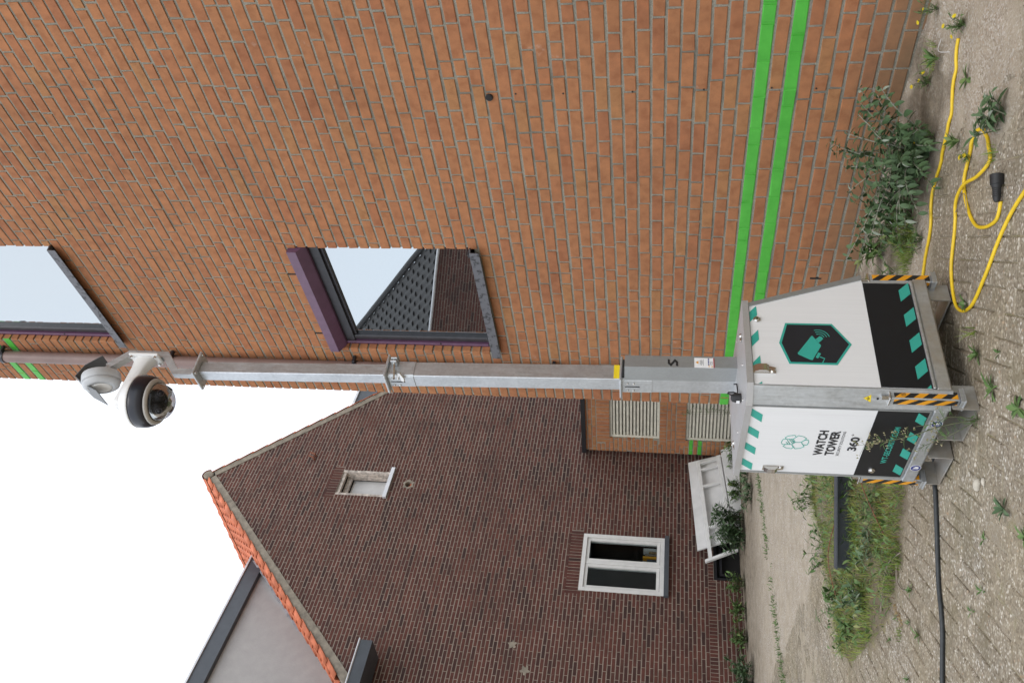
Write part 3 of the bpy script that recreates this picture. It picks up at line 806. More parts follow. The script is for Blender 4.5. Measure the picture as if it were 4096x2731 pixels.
# roof deck and pantiles
RD = 7.5
ang = math.atan(1.016); ux, uz = -math.cos(ang), -math.sin(ang); nxl, nzl = -math.sin(ang), math.cos(ang)
ridge_s, ridge_z = AS, AZ + .20
roof = empty('roof', (0, 0, 0)); roof.parent = house; roof.matrix_parent_inverse = HI
mb = MB()
for sg, sl in ((-1, 1.016), (1, 1.12)):
    L = 5.4 if sg < 0 else 4.3
    mb.prism([(ridge_s, ridge_z - .06), (ridge_s + sg * L, ridge_z - .06 - L * sl), (ridge_s + sg * L, ridge_z - .12 - L * sl), (ridge_s, ridge_z - .12)], FG.o, FG.t, (0, 0, 1), FG.out, -RD, .0)
mb.build('roof_deck', M['black'], roof)
TW, TLn = .245, .30                                     # tile cover width (along ridge) and course length
def tile_mesh():
    b = MB(); n = 8; vs = []; fs = []
    for j, (l, dz) in enumerate(((0, .0), (TLn + .05, .022))):
        for i in range(n + 1):
            x = i / n
            hgt = .034 * math.sin(x * 2 * math.pi - .6) + .0
            vs.append((x * (TW + .012), l, hgt + dz))
    m0 = len(vs)
    vs += [(v_[0], v_[1], v_[2] - .016) for v_ in vs]
    for i in range(n):
        fs.append((i, i + 1, n + 2 + i, n + 1 + i)); fs.append((m0 + i, m0 + n + 1 + i, m0 + n + 2 + i, m0 + i + 1))
        fs.append((n + 1 + i, n + 2 + i, m0 + n + 2 + i, m0 + n + 1 + i)); fs.append((i, m0 + i, m0 + i + 1, i + 1))
    fs.append((0, n + 1, m0 + n + 1, m0)); fs.append((n, m0 + n, m0 + 2 * n + 1, 2 * n + 1))
    return b.add(vs, fs, rnd(0, 1))
TM = [tile_mesh() for _ in range(3)]; TMM = [t.mesh('roof_tile', True) for t in TM]
for m_ in TMM: m_.materials.append(M['tile'])
tiles = []
for sg, sl, nn in ((-1, 1.016, 18), (1, 1.12, 14)):
    a_ = math.atan(sl); U = FG.t * (sg * math.cos(a_)) + Vector((0, 0, -math.sin(a_))); Nn = FG.t * (sg * math.sin(a_)) + Vector((0, 0, math.cos(a_)))
    Vv = U.cross(Nn)
    flip = 1 if Vv.dot(-FG.out) > 0 else -1
    Vx = Vv * flip
    for i in range(nn):
        for j in range(int(RD / TW)):
            o_ = Vector(FG.P(ridge_s, ridge_z - .02, 0)) + U * (i * TLn + .02) + Vx * (j * TW - .03) + Nn * .02
            mw = Matrix(((Vx.x, U.x, Nn.x, o_.x), (Vx.y, U.y, Nn.y, o_.y), (Vx.z, U.z, Nn.z, o_.z), (0, 0, 0, 1)))
            # hidden under the roof box
            tiles.append((mw, o_, sg, i, j))
rest = MB(); cnt = 0
tiles.sort(key=lambda t: (t[4] + .35 * t[3]) if t[2] < 0 else 1000)
for mw, o_, sg, i, j in tiles:
    if sg > 0 and j > 2: continue
    p = px(o_)
    if p is None: continue
    if sg < 0 and cnt < 280 and -40 < p[0] < 4100 and -40 < p[1] < 2800:
        o = link('roof_tile', TMM[cnt % 3], roof, mw @ Matrix.Rotation(rnd(-.012, .012), 4, 'Y')); cnt += 1
    else: t = TM[0]; rest.add([tuple(mw @ Vector(v_)) for v_ in t.v], t.f)
tag(rest.build('far_tiles', M['tile'], roof, smooth=True), kind='stuff')
k = 0
while k * .36 < RD:
    rg = MB()
    o_ = Vector(FG.P(ridge_s, ridge_z - .05, .02 - k * .36))
    prof = [(.13, 0), (.125, .33), (.14, .335), (.14, .39)]
    vs, fs = [], []
    for r, hh in prof:
        for q in range(9):
            t = math.pi * q / 8; vs.append(tuple(o_ + FG.t * (math.cos(t) * r) + Vector((0, 0, math.sin(t) * r)) - FG.out * hh))
    for a in range(3):
        for q in range(8): fs.append((a * 9 + q, a * 9 + q + 1, (a + 1) * 9 + q + 1, (a + 1) * 9 + q))
    rg.add(vs, fs); rg.build('ridge_tile', M['tile'], roof, smooth=True); k += 1
c = MB(); c.lathe([(.02, -.02), (.10, -.02), (.10, .02), (.08, .03), (.02, .035)], FG.P(ridge_s, ridge_z - .05, .0), tuple(FG.out), 20); c.build('ridge_end', M['concrete'], roof)

# roof box (dormer) clad in grey stucco, standing on the left slope
dorm = empty('roof_dormer', (0, 0, 0)); dorm.parent = house; dorm.matrix_parent_inverse = HI
da = math.radians(5.0)
DF = Frame(FG.P(1.93, 0, -.82), FG.t * math.cos(da) + FG.out * -math.sin(da), FG.out * math.cos(da) + FG.t * math.sin(da))
mb = MB(); mb.prism([(-6, 4.0), (-3.05, 5.6), (-.2, 8.6), (-.3, 8.8), (-6, 8.8)], DF.o, DF.t, (0, 0, 1), DF.out, -5.0, 0.0); mb.build('stucco_wall', M['stucco'], dorm)
mb = MB(); mb.prism([(-6.1, 8.545), (-.33, 8.545), (-.02, 8.82), (-6.1, 8.82)], DF.o, DF.t, (0, 0, 1), DF.out, -5.1, .10); mb.build('fascia', M['anthracite'], dorm)
mb = MB(); mb.prism([(-6.1, 8.821), (.0, 8.821), (.03, 8.855), (-6.1, 8.855)], DF.o, DF.t, (0, 0, 1), DF.out, -5.1, .125); mb.build('edge_trim', M['zinc'], dorm)
mb = MB(); zz = ridge_z
pts = []
for i in range(18):
    s = 1.75 - i * .27; pts.append((s, ridge_z + .05 - 1.016 * (ridge_s - s)))
for (a, za), (b, zb) in zip(pts, pts[1:]):
    mb.prism([(a, za + rnd(.03, .07)), (b, zb + rnd(.03, .07)), (b, zb - .03), (a, za - .03)], FG.P(0, 0, -.70), FG.t, (0, 0, 1), FG.out, -.05, .0 + rnd(0, .03))
mb.build('flashing', M['lead'], dorm)
# building piece behind on the right
rear = empty('rear_roof_box', FG.P(12, 0, -5)); tag(rear, 'dark roof edge glimpsed between the gable and the orange corner', 'building')
mb = MB(); mb.prism([(10.35, 9.79), (10.35, 10.33), (14, 10.33), (14, 9.79)], FG.o, FG.t, (0, 0, 1), FG.out, -8, -5); o = mb.build('fascia', M['anthracite'], rear); o.matrix_parent_inverse = Matrix.Translation(-Vector(FG.P(12, 0, -5)))
mb = MB(); mb.prism([(10.32, 10.332), (10.32, 10.40), (14, 10.40), (14, 10.332)], FG.o, FG.t, (0, 0, 1), FG.out, -8, -4.95); o = mb.build('edge_trim', M['zinc'], rear); o.matrix_parent_inverse = Matrix.Translation(-Vector(FG.P(12, 0, -5)))
mb = MB(); mb.prism([(10.5, 0), (10.5, 9.788), (14, 9.788), (14, 0)], FG.o, FG.t, (0, 0, 1), FG.out, -8, -5.1); o = mb.build('wall', M['stucco'], rear); o.matrix_parent_inverse = Matrix.Translation(-Vector(FG.P(12, 0, -5)))
# dark eaves box on the left of the gable
can = empty('eaves_box', FG.P(-1.4, 5.6)); tag(can, 'dark metal eaves box projecting from the gable wall on the left', 'gutter')
CI = Matrix.Translation(-Vector(FG.P(-1.4, 5.6)))
mb = MB(); mb.prism([(-3.2, 5.61), (-.36, 5.61), (-.36, 5.80), (-3.2, 5.80)], FG.o, FG.t, (0, 0, 1), FG.out, .003, .5); o = mb.build('box', M['anthracite'], can); o.matrix_parent_inverse = CI
mb = MB(); mb.tube([FG.P(-3.2, 5.815, .505), FG.P(-.34, 5.815, .505)], .014, 8); o = mb.build('bead', M['zinc'], can); o.matrix_parent_inverse = CI

# windows of the gable
def gq(mb, s0, s1, z0, z1, d0, d1): mb.prism([(s0, z0), (s1, z0), (s1, z1), (s0, z1)], FG.o, FG.t, (0, 0, 1), FG.out, d0, d1); return mb
def gwin(name):
    w_ = empty(name, (0, 0, 0)); w_.parent = house; w_.matrix_parent_inverse = HI; return w_
w1 = gwin('window'); w1['label'] = 'white double casement window'
a, b, z0, z1 = WW
mb = MB()
for q in ((a, a + .065, z0 + .03, z1), (b - .065, b, z0 + .03, z1), (a + .066, b - .066, z1 - .065, z1), (a + .066, b - .066, z0 + .03, z0 + .10)): gq(mb, *q, -.10, .004)
mid = (a + b) / 2
gq(mb, mid - .028, mid + .028, z0 + .101, z1 - .066, -.10, -.012)
mb.build('frame', M['white_frame'], w1)
for (p0, p1) in ((a + .07, mid - .031), (mid + .031, b - .07)):
    mb = MB(); e = .05
    for q in ((p0, p0 + e, z0 + .105, z1 - .07), (p1 - e, p1, z0 + .105, z1 - .07), (p0 + e + .0005, p1 - e - .0005, z1 - .07 - e, z1 - .07), (p0 + e + .0005, p1 - e - .0005, z0 + .105, z0 + .105 + e)): gq(mb, *q, -.09, -.02)
    mb.build('sash', M['white_frame'], w1)
    mb = MB(); gq(mb, p0 + e, p1 - e, z0 + .105 + e, z1 - .07 - e, -.06, -.055); mb.build('pane', M['pane'], w1)
for q in (a + .2, mid, b - .2):
    mb = MB(); gq(mb, q - .012, q + .012, z0 + .045, z0 + .056, .004, .009); mb.build('drain_cap', M['white_plastic'], w1)
mb = MB(); gq(mb, a - .03, b + .02, z0 - .045, z0 + .028, -.1, .055); mb.build('sill', M['anthracite'], w1)
mb = MB(); gq(mb, a - .3, b + .3, z0 - .2, z1 + .2, -1.2, -1.15); gq(mb, a - .3, a - .28, z0 - .2, z1 + .2, -1.15, -.23); gq(mb, b + .28, b + .3, z0 - .2, z1 + .2, -1.15, -.23); gq(mb, a - .3, b + .3, z1 + .2, z1 + .22, -1.2, -.23); gq(mb, a - .3, b + .3, z0 - .22, z0 - .2, -1.2, -.23); gq(mb, a, b, z0 + .03, z0 + .05, -.35, -.21); mb.build('room', M['room'], w1)
for i in range(7):
    s_ = mid + .10 + i * .055; hh = rnd(.10, .24)
    mb = MB(); gq(mb, s_, s_ + rnd(.02, .045), z0 + .16, z0 + .16 + hh, -.28, -.16)
    mb.build('book', [M['book'], M['white_plastic'], M['anthracite'], M['orange'], M['wood']][i % 5], w1)
w2 = gwin('attic_window'); a, b, z0, z1 = SW
mb = MB()
for q in ((a, a + .045, z0, z1), (b - .05, b, z0, z1)): gq(mb, *q, -.09, .002)
gq(mb, a + .046, b - .051, z1 - .06, z1, -.09, -.02); mb.build('frame', M['peel'], w2)
mb = MB(); gq(mb, a + .12, b - .06, z0, z1 - .17, -.24, -.23); mb.build('blind', M['white_board'], w2)
mb = MB(); gq(mb, a + .047, a + .075, z0, z1 - .062, -.185, -.09); gq(mb, a + .077, b - .075, z0, z0 + .03, -.185, -.09); gq(mb, b - .08, b - .052, z0, z1 - .062, -.185, -.09); gq(mb, a + .047, b - .052, z1 - .16, z1 - .063, -.188, -.14); mb.build('sash', M['peel'], w2)
mb = MB(); gq(mb, a - .03, b + .09, z0 - .035, z0 + .035, -.09, .05); mb.build('sill', M['zinc'], w2)
mb = MB(); gq(mb, a - .05, b + .05, z0 - .05, z1 + .05, -.30, -.28); mb.build('dark_back', M['dark_in'], w2)
w3 = gwin('cellar_window'); a, b, z0, z1 = BW
mb = MB(); gq(mb, a, a + .06, 0, z1, -.12, -.02); gq(mb, a + .061, b, z1 - .05, z1, -.12, -.02); gq(mb, a + .12, a + .16, 0, z1 - .1, -.1, -.045); gq(mb, a + .161, b, z1 - .14, z1 - .1, -.1, -.045); gq(mb, b - .06, b - .001, 0, z1 - .051, -.12, -.02)
mb.build('frame', M['black_paint'], w3)
mb = MB(); gq(mb, a, b, -.2, z1, -.16, -.13); mb.build('pane', M['dark_in'], w3)
# mortar patches, pipe hole, hook
def blob(cs, cz, r, nm, mat, d=.0025):
    mb = MB(); n = 15; ph = rnd(0, 6)
    poly = [(cs + math.cos(2 * math.pi * i / n) * r * (1 + .38 * math.sin(2.0 * i + ph)), cz + math.sin(2 * math.pi * i / n) * r * (1 + .38 * math.sin(2.0 * i + ph))) for i in range(n)]
    mb.prism(poly, FG.o, FG.t, (0, 0, 1), FG.out, -.02, d); return H_(mb, nm, mat)
blob(.077, 3.555, .062, 'mortar_patch', M['concrete']); blob(-.338, 3.302, .068, 'mortar_patch', M['concrete'])
mb = MB(); mb.lathe([(.012, 0), (.012, .004)], FG.P(.135, 3.57, .003), tuple(FG.out), 10); H_(mb, 'drill_hole', M['dark_in'])
mb = MB(); n = 18
for i in range(n):
    t0, t1 = 2 * math.pi * i / n, 2 * math.pi * (i + 1) / n; r0 = .066; ra, rb = .105 + .02 * math.sin(i * 2.2), .105 + .02 * math.sin((i + 1) * 2.2)
    cs, cz = 3.20, 6.015
    mb.prism([(cs + r0 * math.cos(t0), cz + r0 * math.sin(t0)), (cs + ra * math.cos(t0), cz + ra * math.sin(t0)), (cs + rb * math.cos(t1), cz + rb * math.sin(t1)), (cs + r0 * math.cos(t1), cz + r0 * math.sin(t1))], FG.o, FG.t, (0, 0, 1), FG.out, -.1, .003)
H_(mb, 'hole_collar', M['concrete'])
mb = MB(); gq(mb, 3.14, 3.19, 5.955, 6.02, -.12, -.04); gq(mb, 3.2, 3.26, 5.95, 6.0, -.12, -.05); H_(mb, 'hole_rubble', M['tile'])
mb = MB(); gq(mb, 3.13, 3.27, 5.94, 6.09, -.16, -.13); H_(mb, 'hole_back', M['dark_in'])
for ds in (0, .09):
    mb = MB(); mb.tube([FG.P(3.70 + ds, 8.05, -.02), FG.P(3.70 + ds, 8.06, .06), FG.P(3.73 + ds, 8.16, .07)], [.022, .018, .014], 8); H_(mb, 'iron_hook', M['rust'], auto=True)

# neighbour whose roof mirrors in the window
nb = empty('neighbour_house', (-4, 14.4, 0)); tag(nb, 'brick neighbour house with dark tiled roof mirrored in the lower window', 'house')
NI = Matrix.Translation((4, -14.4, 0))
g2 = Vector((1.68, .68, 0)).normalized(); n2 = Vector((-g2.y, g2.x, 0)); A2 = Vector((-5.3, 13.8, 0))
FN = Frame(A2, g2, -n2)
mb = MB(); mb.prism([(.15, -.2), (6.6, -.2), (6.6, 6.45), (.15, 6.45)], FN.o, FN.t, (0, 0, 1), FN.out, -5, -.006); o = mb.build('mortar_wall', M['gmortar'], nb); o.matrix_parent_inverse = NI
NB = lay(FN, .15, 4.2, 3.0, 6.45, PG, HG, .2085, .099, .010, .1, [], bw=.002)
mb = MB()
for b_ in NB: mb.add([tuple(b_[1] @ Vector(v_)) for v_ in b_[0].v], b_[0].f, b_[0].t[0])
o = mb.build('brickwork', M['gbrick'], nb, tone=True); o['kind'] = 'stuff'; o.matrix_parent_inverse = NI
mb = MB(); mb.tube([FN.P(-.1, 6.48, .12), FN.P(6.7, 6.48, .12)], .035, 10); o = mb.build('gutter', M['zinc'], nb); o.matrix_parent_inverse = NI
hd = n2 * math.cos(math.radians(20)) + g2 * math.sin(math.radians(20))
mb = MB(); sl = .82; K = 5.0
e0, e1 = A2 + g2 * -.1, A2 + g2 * 6.7
h0 = e0 + hd * K
zt = 6.52 + sl * K * math.cos(math.radians(20))
h1 = h0 + g2 * 5
mb.add([(*e0.xy, 6.5), (*e1.xy, 6.5), (*h1.xy, zt), (*h0.xy, zt), (e0.x - 2.5, e0.y + 5.5, 6.5)], [(0, 1, 2, 3), (4, 0, 3)]); o = mb.build('roof_deck', M['tiledark'], nb); o.matrix_parent_inverse = NI
mb = MB(); rows = 20; Kc = K * math.cos(math.radians(20)); cols = 27
for i in range(rows):
    y0_, y1_ = Kc * i / rows, Kc * (i + 1.12) / rows
    x0_ = math.tan(math.radians(20)) * y0_
    for j in range(cols):
        xa = x0_ - .1 + j * .245
        n_ = 6; vs = []; fs = []
        for yy, lift in ((y0_, .045), (y1_, .03)):
            for q in range(n_ + 1):
                P3 = A2 + g2 * (xa + q / n_ * .25) + n2 * yy
                vs.append((P3.x, P3.y, 6.53 + sl * yy + lift + .022 * math.sin(q / n_ * 2 * math.pi)))
        for q in range(n_): fs.append((q, q + 1, n_ + 2 + q, n_ + 1 + q))
        mb.add(vs, fs)
o = mb.build('roof_tiles', M['tiledark'], nb, smooth=True); o['kind'] = 'stuff'; o.matrix_parent_inverse = NI
mb = MB(); mb.tube([tuple(e0 + Vector((0, 0, 6.62))), tuple(h0 + Vector((0, 0, zt + .1)))], .08, 8); o = mb.build('hip_tiles', M['tiledark'], nb); o.matrix_parent_inverse = NI

# ------------------------------------------------------------------ camera tower
E1 = Vector((-0.008002573550466565, 0.9997898213420517, 0.018875167744886942))   # a: away along the left face
E2 = Vector((0.9998540308653469, 0.007715286661507757, 0.015244386312635388))    # b: to the right
EU = Vector((-0.015095554938043106, -0.018994406875683375, 0.9997056250359672))
C0 = Vector((2.27767, 3.184926, 0.111609))
OFF = .112
TMW = Matrix(((E2.x, E1.x, EU.x, 0), (E2.y, E1.y, EU.y, 0), (E2.z, E1.z, EU.z, 0), (0, 0, 0, 1)))
TMW.translation = C0 - EU * OFF
tower = empty('camera_tower', (0, 0, 0), TMW)
tag(tower, 'galvanised mobile camera tower with white and black cabinet and tall square mast', 'camera tower')
def T_(mb, name, mat, parent=tower, **k):
    """mesh in (b, a, c) coordinates with c measured from the frame's lower edge"""
    mb.v = [(x, y, z + OFF) for x, y, z in mb.v]
    return mb.build(name, mat, parent, **k)
def Lf(mb, poly, d0=0., d1=.003): return mb.prism([(a, c) for a, c in poly], (0, 0, 0), (0, 1, 0), (0, 0, 1), (-1, 0, 0), d0, d1)   # on the left face
def Rf(mb, poly, d0=0., d1=.003): return mb.prism([(b, c) for b, c in poly], (0, 0, 0), (1, 0, 0), (0, 0, 1), (0, -1, 0), d0, d1)   # on the right face
def rect(a0, a1, c0, c1): return [(a0, c0), (a1, c0), (a1, c1), (a0, c1)]

# body
mb = MB()
def plan(bm, c): return [(.06, .004, c), (bm, .004, c), (bm, .648, c), (.004, .648, c), (.004, .09, c)]
lv = [plan(.667, .06), plan(.667, .287), plan(.695, .289), plan(.508, .818)]
vs = [p for l in lv for p in l]; fs = [(4, 3, 2, 1, 0), (15, 16, 17, 18, 19)]
for i in range(3):
    for k in range(5): fs.append((i * 5 + k, i * 5 + (k + 1) % 5, (i + 1) * 5 + (k + 1) % 5, (i + 1) * 5 + k))
mb.add(vs, fs); T_(mb, 'body', M['galv_sheet'])
# base frame channels
mb = MB()
mb.bbox((-.004, .075, 0), (.05, .672, .068), .010)
T_(mb, 'base_channel', M['galv'], auto=True)
mb = MB(); mb.bbox((.05, -.004, .0), (.69, .05, .064), .008); T_(mb, 'base_channel', M['galv_base'], auto=True)
mb = MB(); mb.bbox((.645, .055, .0), (.69, .66, .064), .008); T_(mb, 'base_channel', M['galv_base'], auto=True)
mb = MB(); mb.bbox((.05, .61, .0), (.64, .66, .064), .008); T_(mb, 'base_channel', M['galv_base'], auto=True)
mb = MB(); mb.bbox((.052, -.010, .066), (.672, .004, .078), .003); T_(mb, 'drip_ledge', M['galv'])
mb = MB(); mb.box((.052, .052, .03), (.64, .6, .058)); T_(mb, 'floor_plate', M['galv_base'])
# fork pockets: short sleeves at both ends
for b0, b1 in ((-.012, .11), (.60, .695)):
    for a0, a1 in ((.045, .285), (.43, .665)):
        mb = MB(); t = .006
        mb.box((b0, a0, -.106), (b1, a1, -.100)); mb.box((b0, a0, -.0998), (b1, a0 + t, -.001)); mb.box((b0, a1 - t, -.0998), (b1, a1, -.001))
        T_(mb, 'fork_pocket', M['galv_base'])
mb = MB(); mb.bbox((.18, .3, -.1), (.5, .36, -.03), .004); mb.bbox((.2, .36, -.09), (.3, .42, -.04), .006); T_(mb, 'wood_block', M['wood'])
# corner post with folded edges
mb = MB()
pp = [(.050, -.003), (.050, .02), (.056, .03), (.03, .085), (.02, .078), (-.003, .078), (-.003, .072), (.044, -.003)]
mb.prism(pp, (0, 0, 0), (1, 0, 0), (0, 1, 0), (0, 0, 1), .0, .815); T_(mb, 'corner_post', M['galv'])
for (b0, a0) in ((.655, -.002), (-.002, .634)):
    mb = MB(); mb.bbox((b0, a0, .066), (b0 + .014, a0 + .014, .288 if b0 > .1 else .815), .003); T_(mb, 'edge_trim', M['galv'])
mb = MB(); Rf(mb, [(.672, .289), (.700, .289), (.514, .818), (.492, .818)], -.01, .010); T_(mb, 'edge_trim', M['galv_sheet'])
# lid
mb = MB()
pl_ = [(.05, -.014), (.525, -.014), (.525, .668), (-.014, .668), (-.014, .07)]
vs = [(x, y, .814) for x, y in pl_] + [(x, y, .842) for x, y in pl_] + [(x * .5 + .13, y * .5 + .165, .852) for x, y in pl_]
fs = [(4, 3, 2, 1, 0)] + [(i, (i + 1) % 5, 5 + (i + 1) % 5, 5 + i) for i in range(5)] + [(5 + i, 5 + (i + 1) % 5, 10 + (i + 1) % 5, 10 + i) for i in range(5)] + [(10, 11, 12, 13, 14)]
mb.add(vs, fs); lid = T_(mb, 'lid', M['galv_lid'])
for b_, a_ in ((.36, .05), (.08, .52), (.05, .12), (.45, .2), (.12, .6), (.3, .6), (.2, .06), (.03, .35)):
    big = (b_, a_) in ((.36, .05), (.08, .52))
    mb = MB(); mb.lathe([(.004, .843), (.013 if big else .005, .845), (.012 if big else .004, .853 if big else .85), (.003, .857 if big else .851)], (b_, a_, 0), seg=12); T_(mb, 'rivet', M['steel'], lid, smooth=True)
    if big:
        mb = MB(); mb.bbox((b_ - .035, a_ - .008, .846), (b_ - .012, a_ + .008, .853), .003); T_(mb, 'lid_catch', M['steel'], lid, auto=True)

# --- right door
rd = MB(); Rf(rd, [(.052, .08), (.654, .08), (.654, .288), (.676, .290), (.497, .810), (.052, .810)], -.003, .004); rdoor = T_(rd, 'door', M['white']); rdoor['label'] = 'right door with shield emblem'
def RD_(poly, name, mat, d0=.0042, d1=.0052):
    mb = MB(); Rf(mb, poly, d0, d1); return T_(mb, name, mat, rdoor)
RD_([(.0525, .0805), (.6535, .0805), (.6535, .2875), (.0525, .2875)], 'black_band', M['dark'])
for q in ([(.449, .8095), (.502, .7805), (.494, .776), (.444, .776), (.405, .8095)], [(.315, .8095), (.356, .776), (.298, .776), (.257, .8095)], [(.166, .8095), (.207, .776), (.149, .776), (.108, .8095)], [(.0525, .788), (.061, .7765), (.0525, .7765)]):
    pass
for x in (.449, .303, .155):
    # slanted marks cut by the door's upper edge
    q = [(x + .012, .8098), (x + .053, .777), (x - .005, .776), (x - .046, .8098)]
    if x > .4: q = [(x + .012, .8098), (x + .048, .7805), (x + .045, .777), (x - .005, .776), (x - .046, .8098)]
    RD_(q, 'slant_mark', M['teal'])
RD_([(.0525, .792), (.064, .777), (.0525, .777)], 'slant_mark', M['teal'])
for x in (.589, .439, .291, .145):
    RD_([(x, .085), (x + .069, .0845), (x + .021, .1335), (x - .048, .1335)] if x > .2 else [(x, .085), (x + .069, .085), (x + .022, .1335), (x - .047, .1335)], 'diamond_mark', M['teal'], .0055, .0065)
RD_([(.0525, .104), (.072, .085), (.0525, .085)], 'diamond_mark', M['teal'], .0055, .0065)
hexo = [(.399, .655), (.399, .452), (.282, .379), (.165, .452), (.165, .655), (.282, .690)]
RD_(hexo, 'emblem_border', M['teal'], .0044, .0054)
RD_([(.389, .648), (.389, .457), (.282, .391), (.175, .457), (.175, .648), (.282, .679)], 'emblem_field', M['navy'], .0056, .0064)
e_ = (.0066, .0072)
RD_([(.322, .549), (.326, .544), (.271, .511), (.263, .514), (.188, .555), (.188, .563), (.217, .613), (.225, .615)], 'camera_sign', M['teal'], *e_)
RD_([(.306, .531), (.324, .512), (.321, .504), (.309, .498), (.286, .519)], 'camera_sign_lens', M['teal'], *e_)
RD_([(.231, .527), (.225, .516), (.197, .531), (.203, .541)], 'camera_sign_clamp', M['teal'], *e_)
for q in ([(.209, .523), (.205, .524), (.195, .503), (.199, .501)], [(.199, .501), (.196, .505), (.173, .517), (.172, .513)]): RD_(q, 'camera_sign_bracket', M['teal'], *e_)
for r in (.024, .036, .048):
    mb = MB(); o_ = (.312, .517); t0, t1 = -1.35, .35; n = 10; outer = []; inner = []
    for i in range(n + 1):
        t = lerp(t0, t1, i / n); outer.append((o_[0] + math.cos(t) * (r + .0015), o_[1] + math.sin(t) * (r + .0015))); inner.append((o_[0] + math.cos(t) * (r - .0015), o_[1] + math.sin(t) * (r - .0015)))
    for i in range(n): Rf(mb, [inner[i], outer[i], outer[i + 1], inner[i + 1]], *e_)
    T_(mb, 'signal_arc', M['teal'], rdoor)
mb = MB(); mb.lathe([(.017, 0), (.016, .006), (.010, .010), (.009, .013)], (.416, -.004, .779), (0, -1, 0), 18); k_ = T_(mb, 'lock', M['steel'], rdoor, auto=True)
mb = MB(); mb.lathe([(.004, 0), (.004, .001)], (.416, -.017, .779), (0, -1, 0), 8); T_(mb, 'keyhole', M['black'], k_)
def swing_handle(base, du, dn, parent):
    """base: Vector (b,a,c) at top; du = sideways unit, dn = outward unit"""
    mb = MB(); base = Vector(base); du = Vector(du); dn = Vector(dn); dz = Vector((0, 0, 1))
    prof = [(0, .0), (.0, .012), (-.02, .022), (-.05, .022), (-.062, .012), (-.062, .0)]
    mb.prism([(o, z) for z, o in prof], base - du * .018, dn, dz, du, 0, .036)
    h = T_(mb, 'handle', M['steel'], parent, auto=True)
    mb = MB(); mb.lathe([(.011, 0), (.012, .008), (.008, .012)], base + dz * -.077 - du * .008, dn, 14); T_(mb, 'handle_lock', M['steel'], parent, auto=True)
    mb = MB(); mb.prism([(-.02, -.09), (.012, -.09), (.020, -.06), (.020, .006), (-.020, .006), (-.020, -.07)], base, du, dz, dn, 0, .004); T_(mb, 'handle_plate', M['steel'], parent)
swing_handle((.128, -.0045, .806), (1, 0, 0), (0, -1, 0), rdoor)

# --- left door
ld = MB(); Lf(ld, rect(.088, .622, .078, .812), -.003, .004); ldoor = T_(ld, 'door', M['white']); ldoor['label'] = 'left door with logo and lettering'
def LD_(poly, name, mat, d0=.0042, d1=.0052):
    mb = MB(); Lf(mb, poly, d0, d1); return T_(mb, name, mat, ldoor)
mb = MB()
for q in (rect(.080, .0878, .07, .815), rect(.6222, .632, .07, .815), rect(.088, .622, .07, .0778)): Lf(mb, q, -.004, .0055)
T_(mb, 'door_seal', M['galv_sheet'], ldoor)
LD_(rect(.0885, .6215, .0785, .288), 'black_band', M['dark'])
for x in (.109, .244, .381, .52):
    LD_([(max(x - .005, .0885), .8115), (x + .040, .761), (x + .098, .760), (x + .050, .8115)], 'slant_mark', M['teal'])
for x in (.093, .238, .371, .509):
    LD_([(x, .122), (x + .035, .082), (x + .096, .082), (x + .062, .123)], 'diamond_mark', M['teal'], .0055, .0065)
def text_mesh(body, bold=0., res=4):
    cu = bpy.data.curves.new('t', 'FONT'); cu.body = body; cu.resolution_u = res; cu.offset = bold; cu.fill_mode = 'FRONT'
    o = bpy.data.objects.new('t', cu); COL.objects.link(o); dg = bpy.context.evaluated_depsgraph_get()
    me = bpy.data.meshes.new_from_object(o.evaluated_get(dg)); bpy.data.objects.remove(o); bpy.data.curves.remove(cu)
    v_ = [tuple(v.co) for v in me.vertices]; f_ = [tuple(p.vertices) for p in me.polygons]; bpy.data.meshes.remove(me)
    return v_, f_
def lettering(body, face, u0, u1, c0, c1, mat, parent, name='lettering', bold=.012, d=.0058, at=None):
    v_, f_ = text_mesh(body, bold)
    xa, xb = min(p[0] for p in v_), max(p[0] for p in v_); ya, yb = min(p[1] for p in v_), max(p[1] for p in v_)
    mb = MB(); vs = []
    for x, y, z in v_:
        u = lerp(u0, u1, (x - xa) / (xb - xa)); c = lerp(c0, c1, (y - ya) / (yb - ya))
        vs.append((-d, u, c) if face == 'L' else (u, -d, c))
    mb.add(vs, f_); return T_(mb, name, mat, parent)
lettering('WATCH', 'L', .461, .255, .4605, .5015, M['navy'], ldoor, bold=.035)
lettering('TOWER', 'L', .458, .255, .4095, .4505, M['navy'], ldoor, bold=.035)
lettering('SECURITY SOLUTIONS', 'L', .459, .257, .387, .3995, M['navy'], ldoor, bold=0)
lettering('360', 'L', .412, .299, .319, .359, M['navy'], ldoor, bold=.03)
lettering('o', 'L', .288, .276, .351, .360, M['navy'], ldoor, bold=.0)
lettering('WT-SECURITY.COM', 'L', .506, .205, .168, .194, M['teal'], ldoor, bold=.02, d=.0062)
LOGO = [[(.363, .654), (.338, .648), (.337, .614), (.36, .593), (.379, .606), (.381, .648)], [(.334, .605), (.304, .586), (.311, .564), (.326, .547), (.358, .567), (.36, .593)],
        [(.324, .642), (.31, .63), (.302, .602), (.318, .595), (.334, .605), (.337, .635)], [(.396, .642), (.381, .634), (.379, .606), (.403, .596), (.415, .603), (.41, .627)],
        [(.379, .606), (.36, .593), (.358, .567), (.393, .549), (.408, .564), (.414, .587)], [(.358, .567), (.339, .554), (.338, .539), (.358, .534), (.378, .538), (.38, .554)]]
HAT = [[(.361, .633), (.378, .623)], [(.345, .63), (.378, .613)], [(.34, .62), (.37, .603)], [(.337, .612), (.363, .599)]]
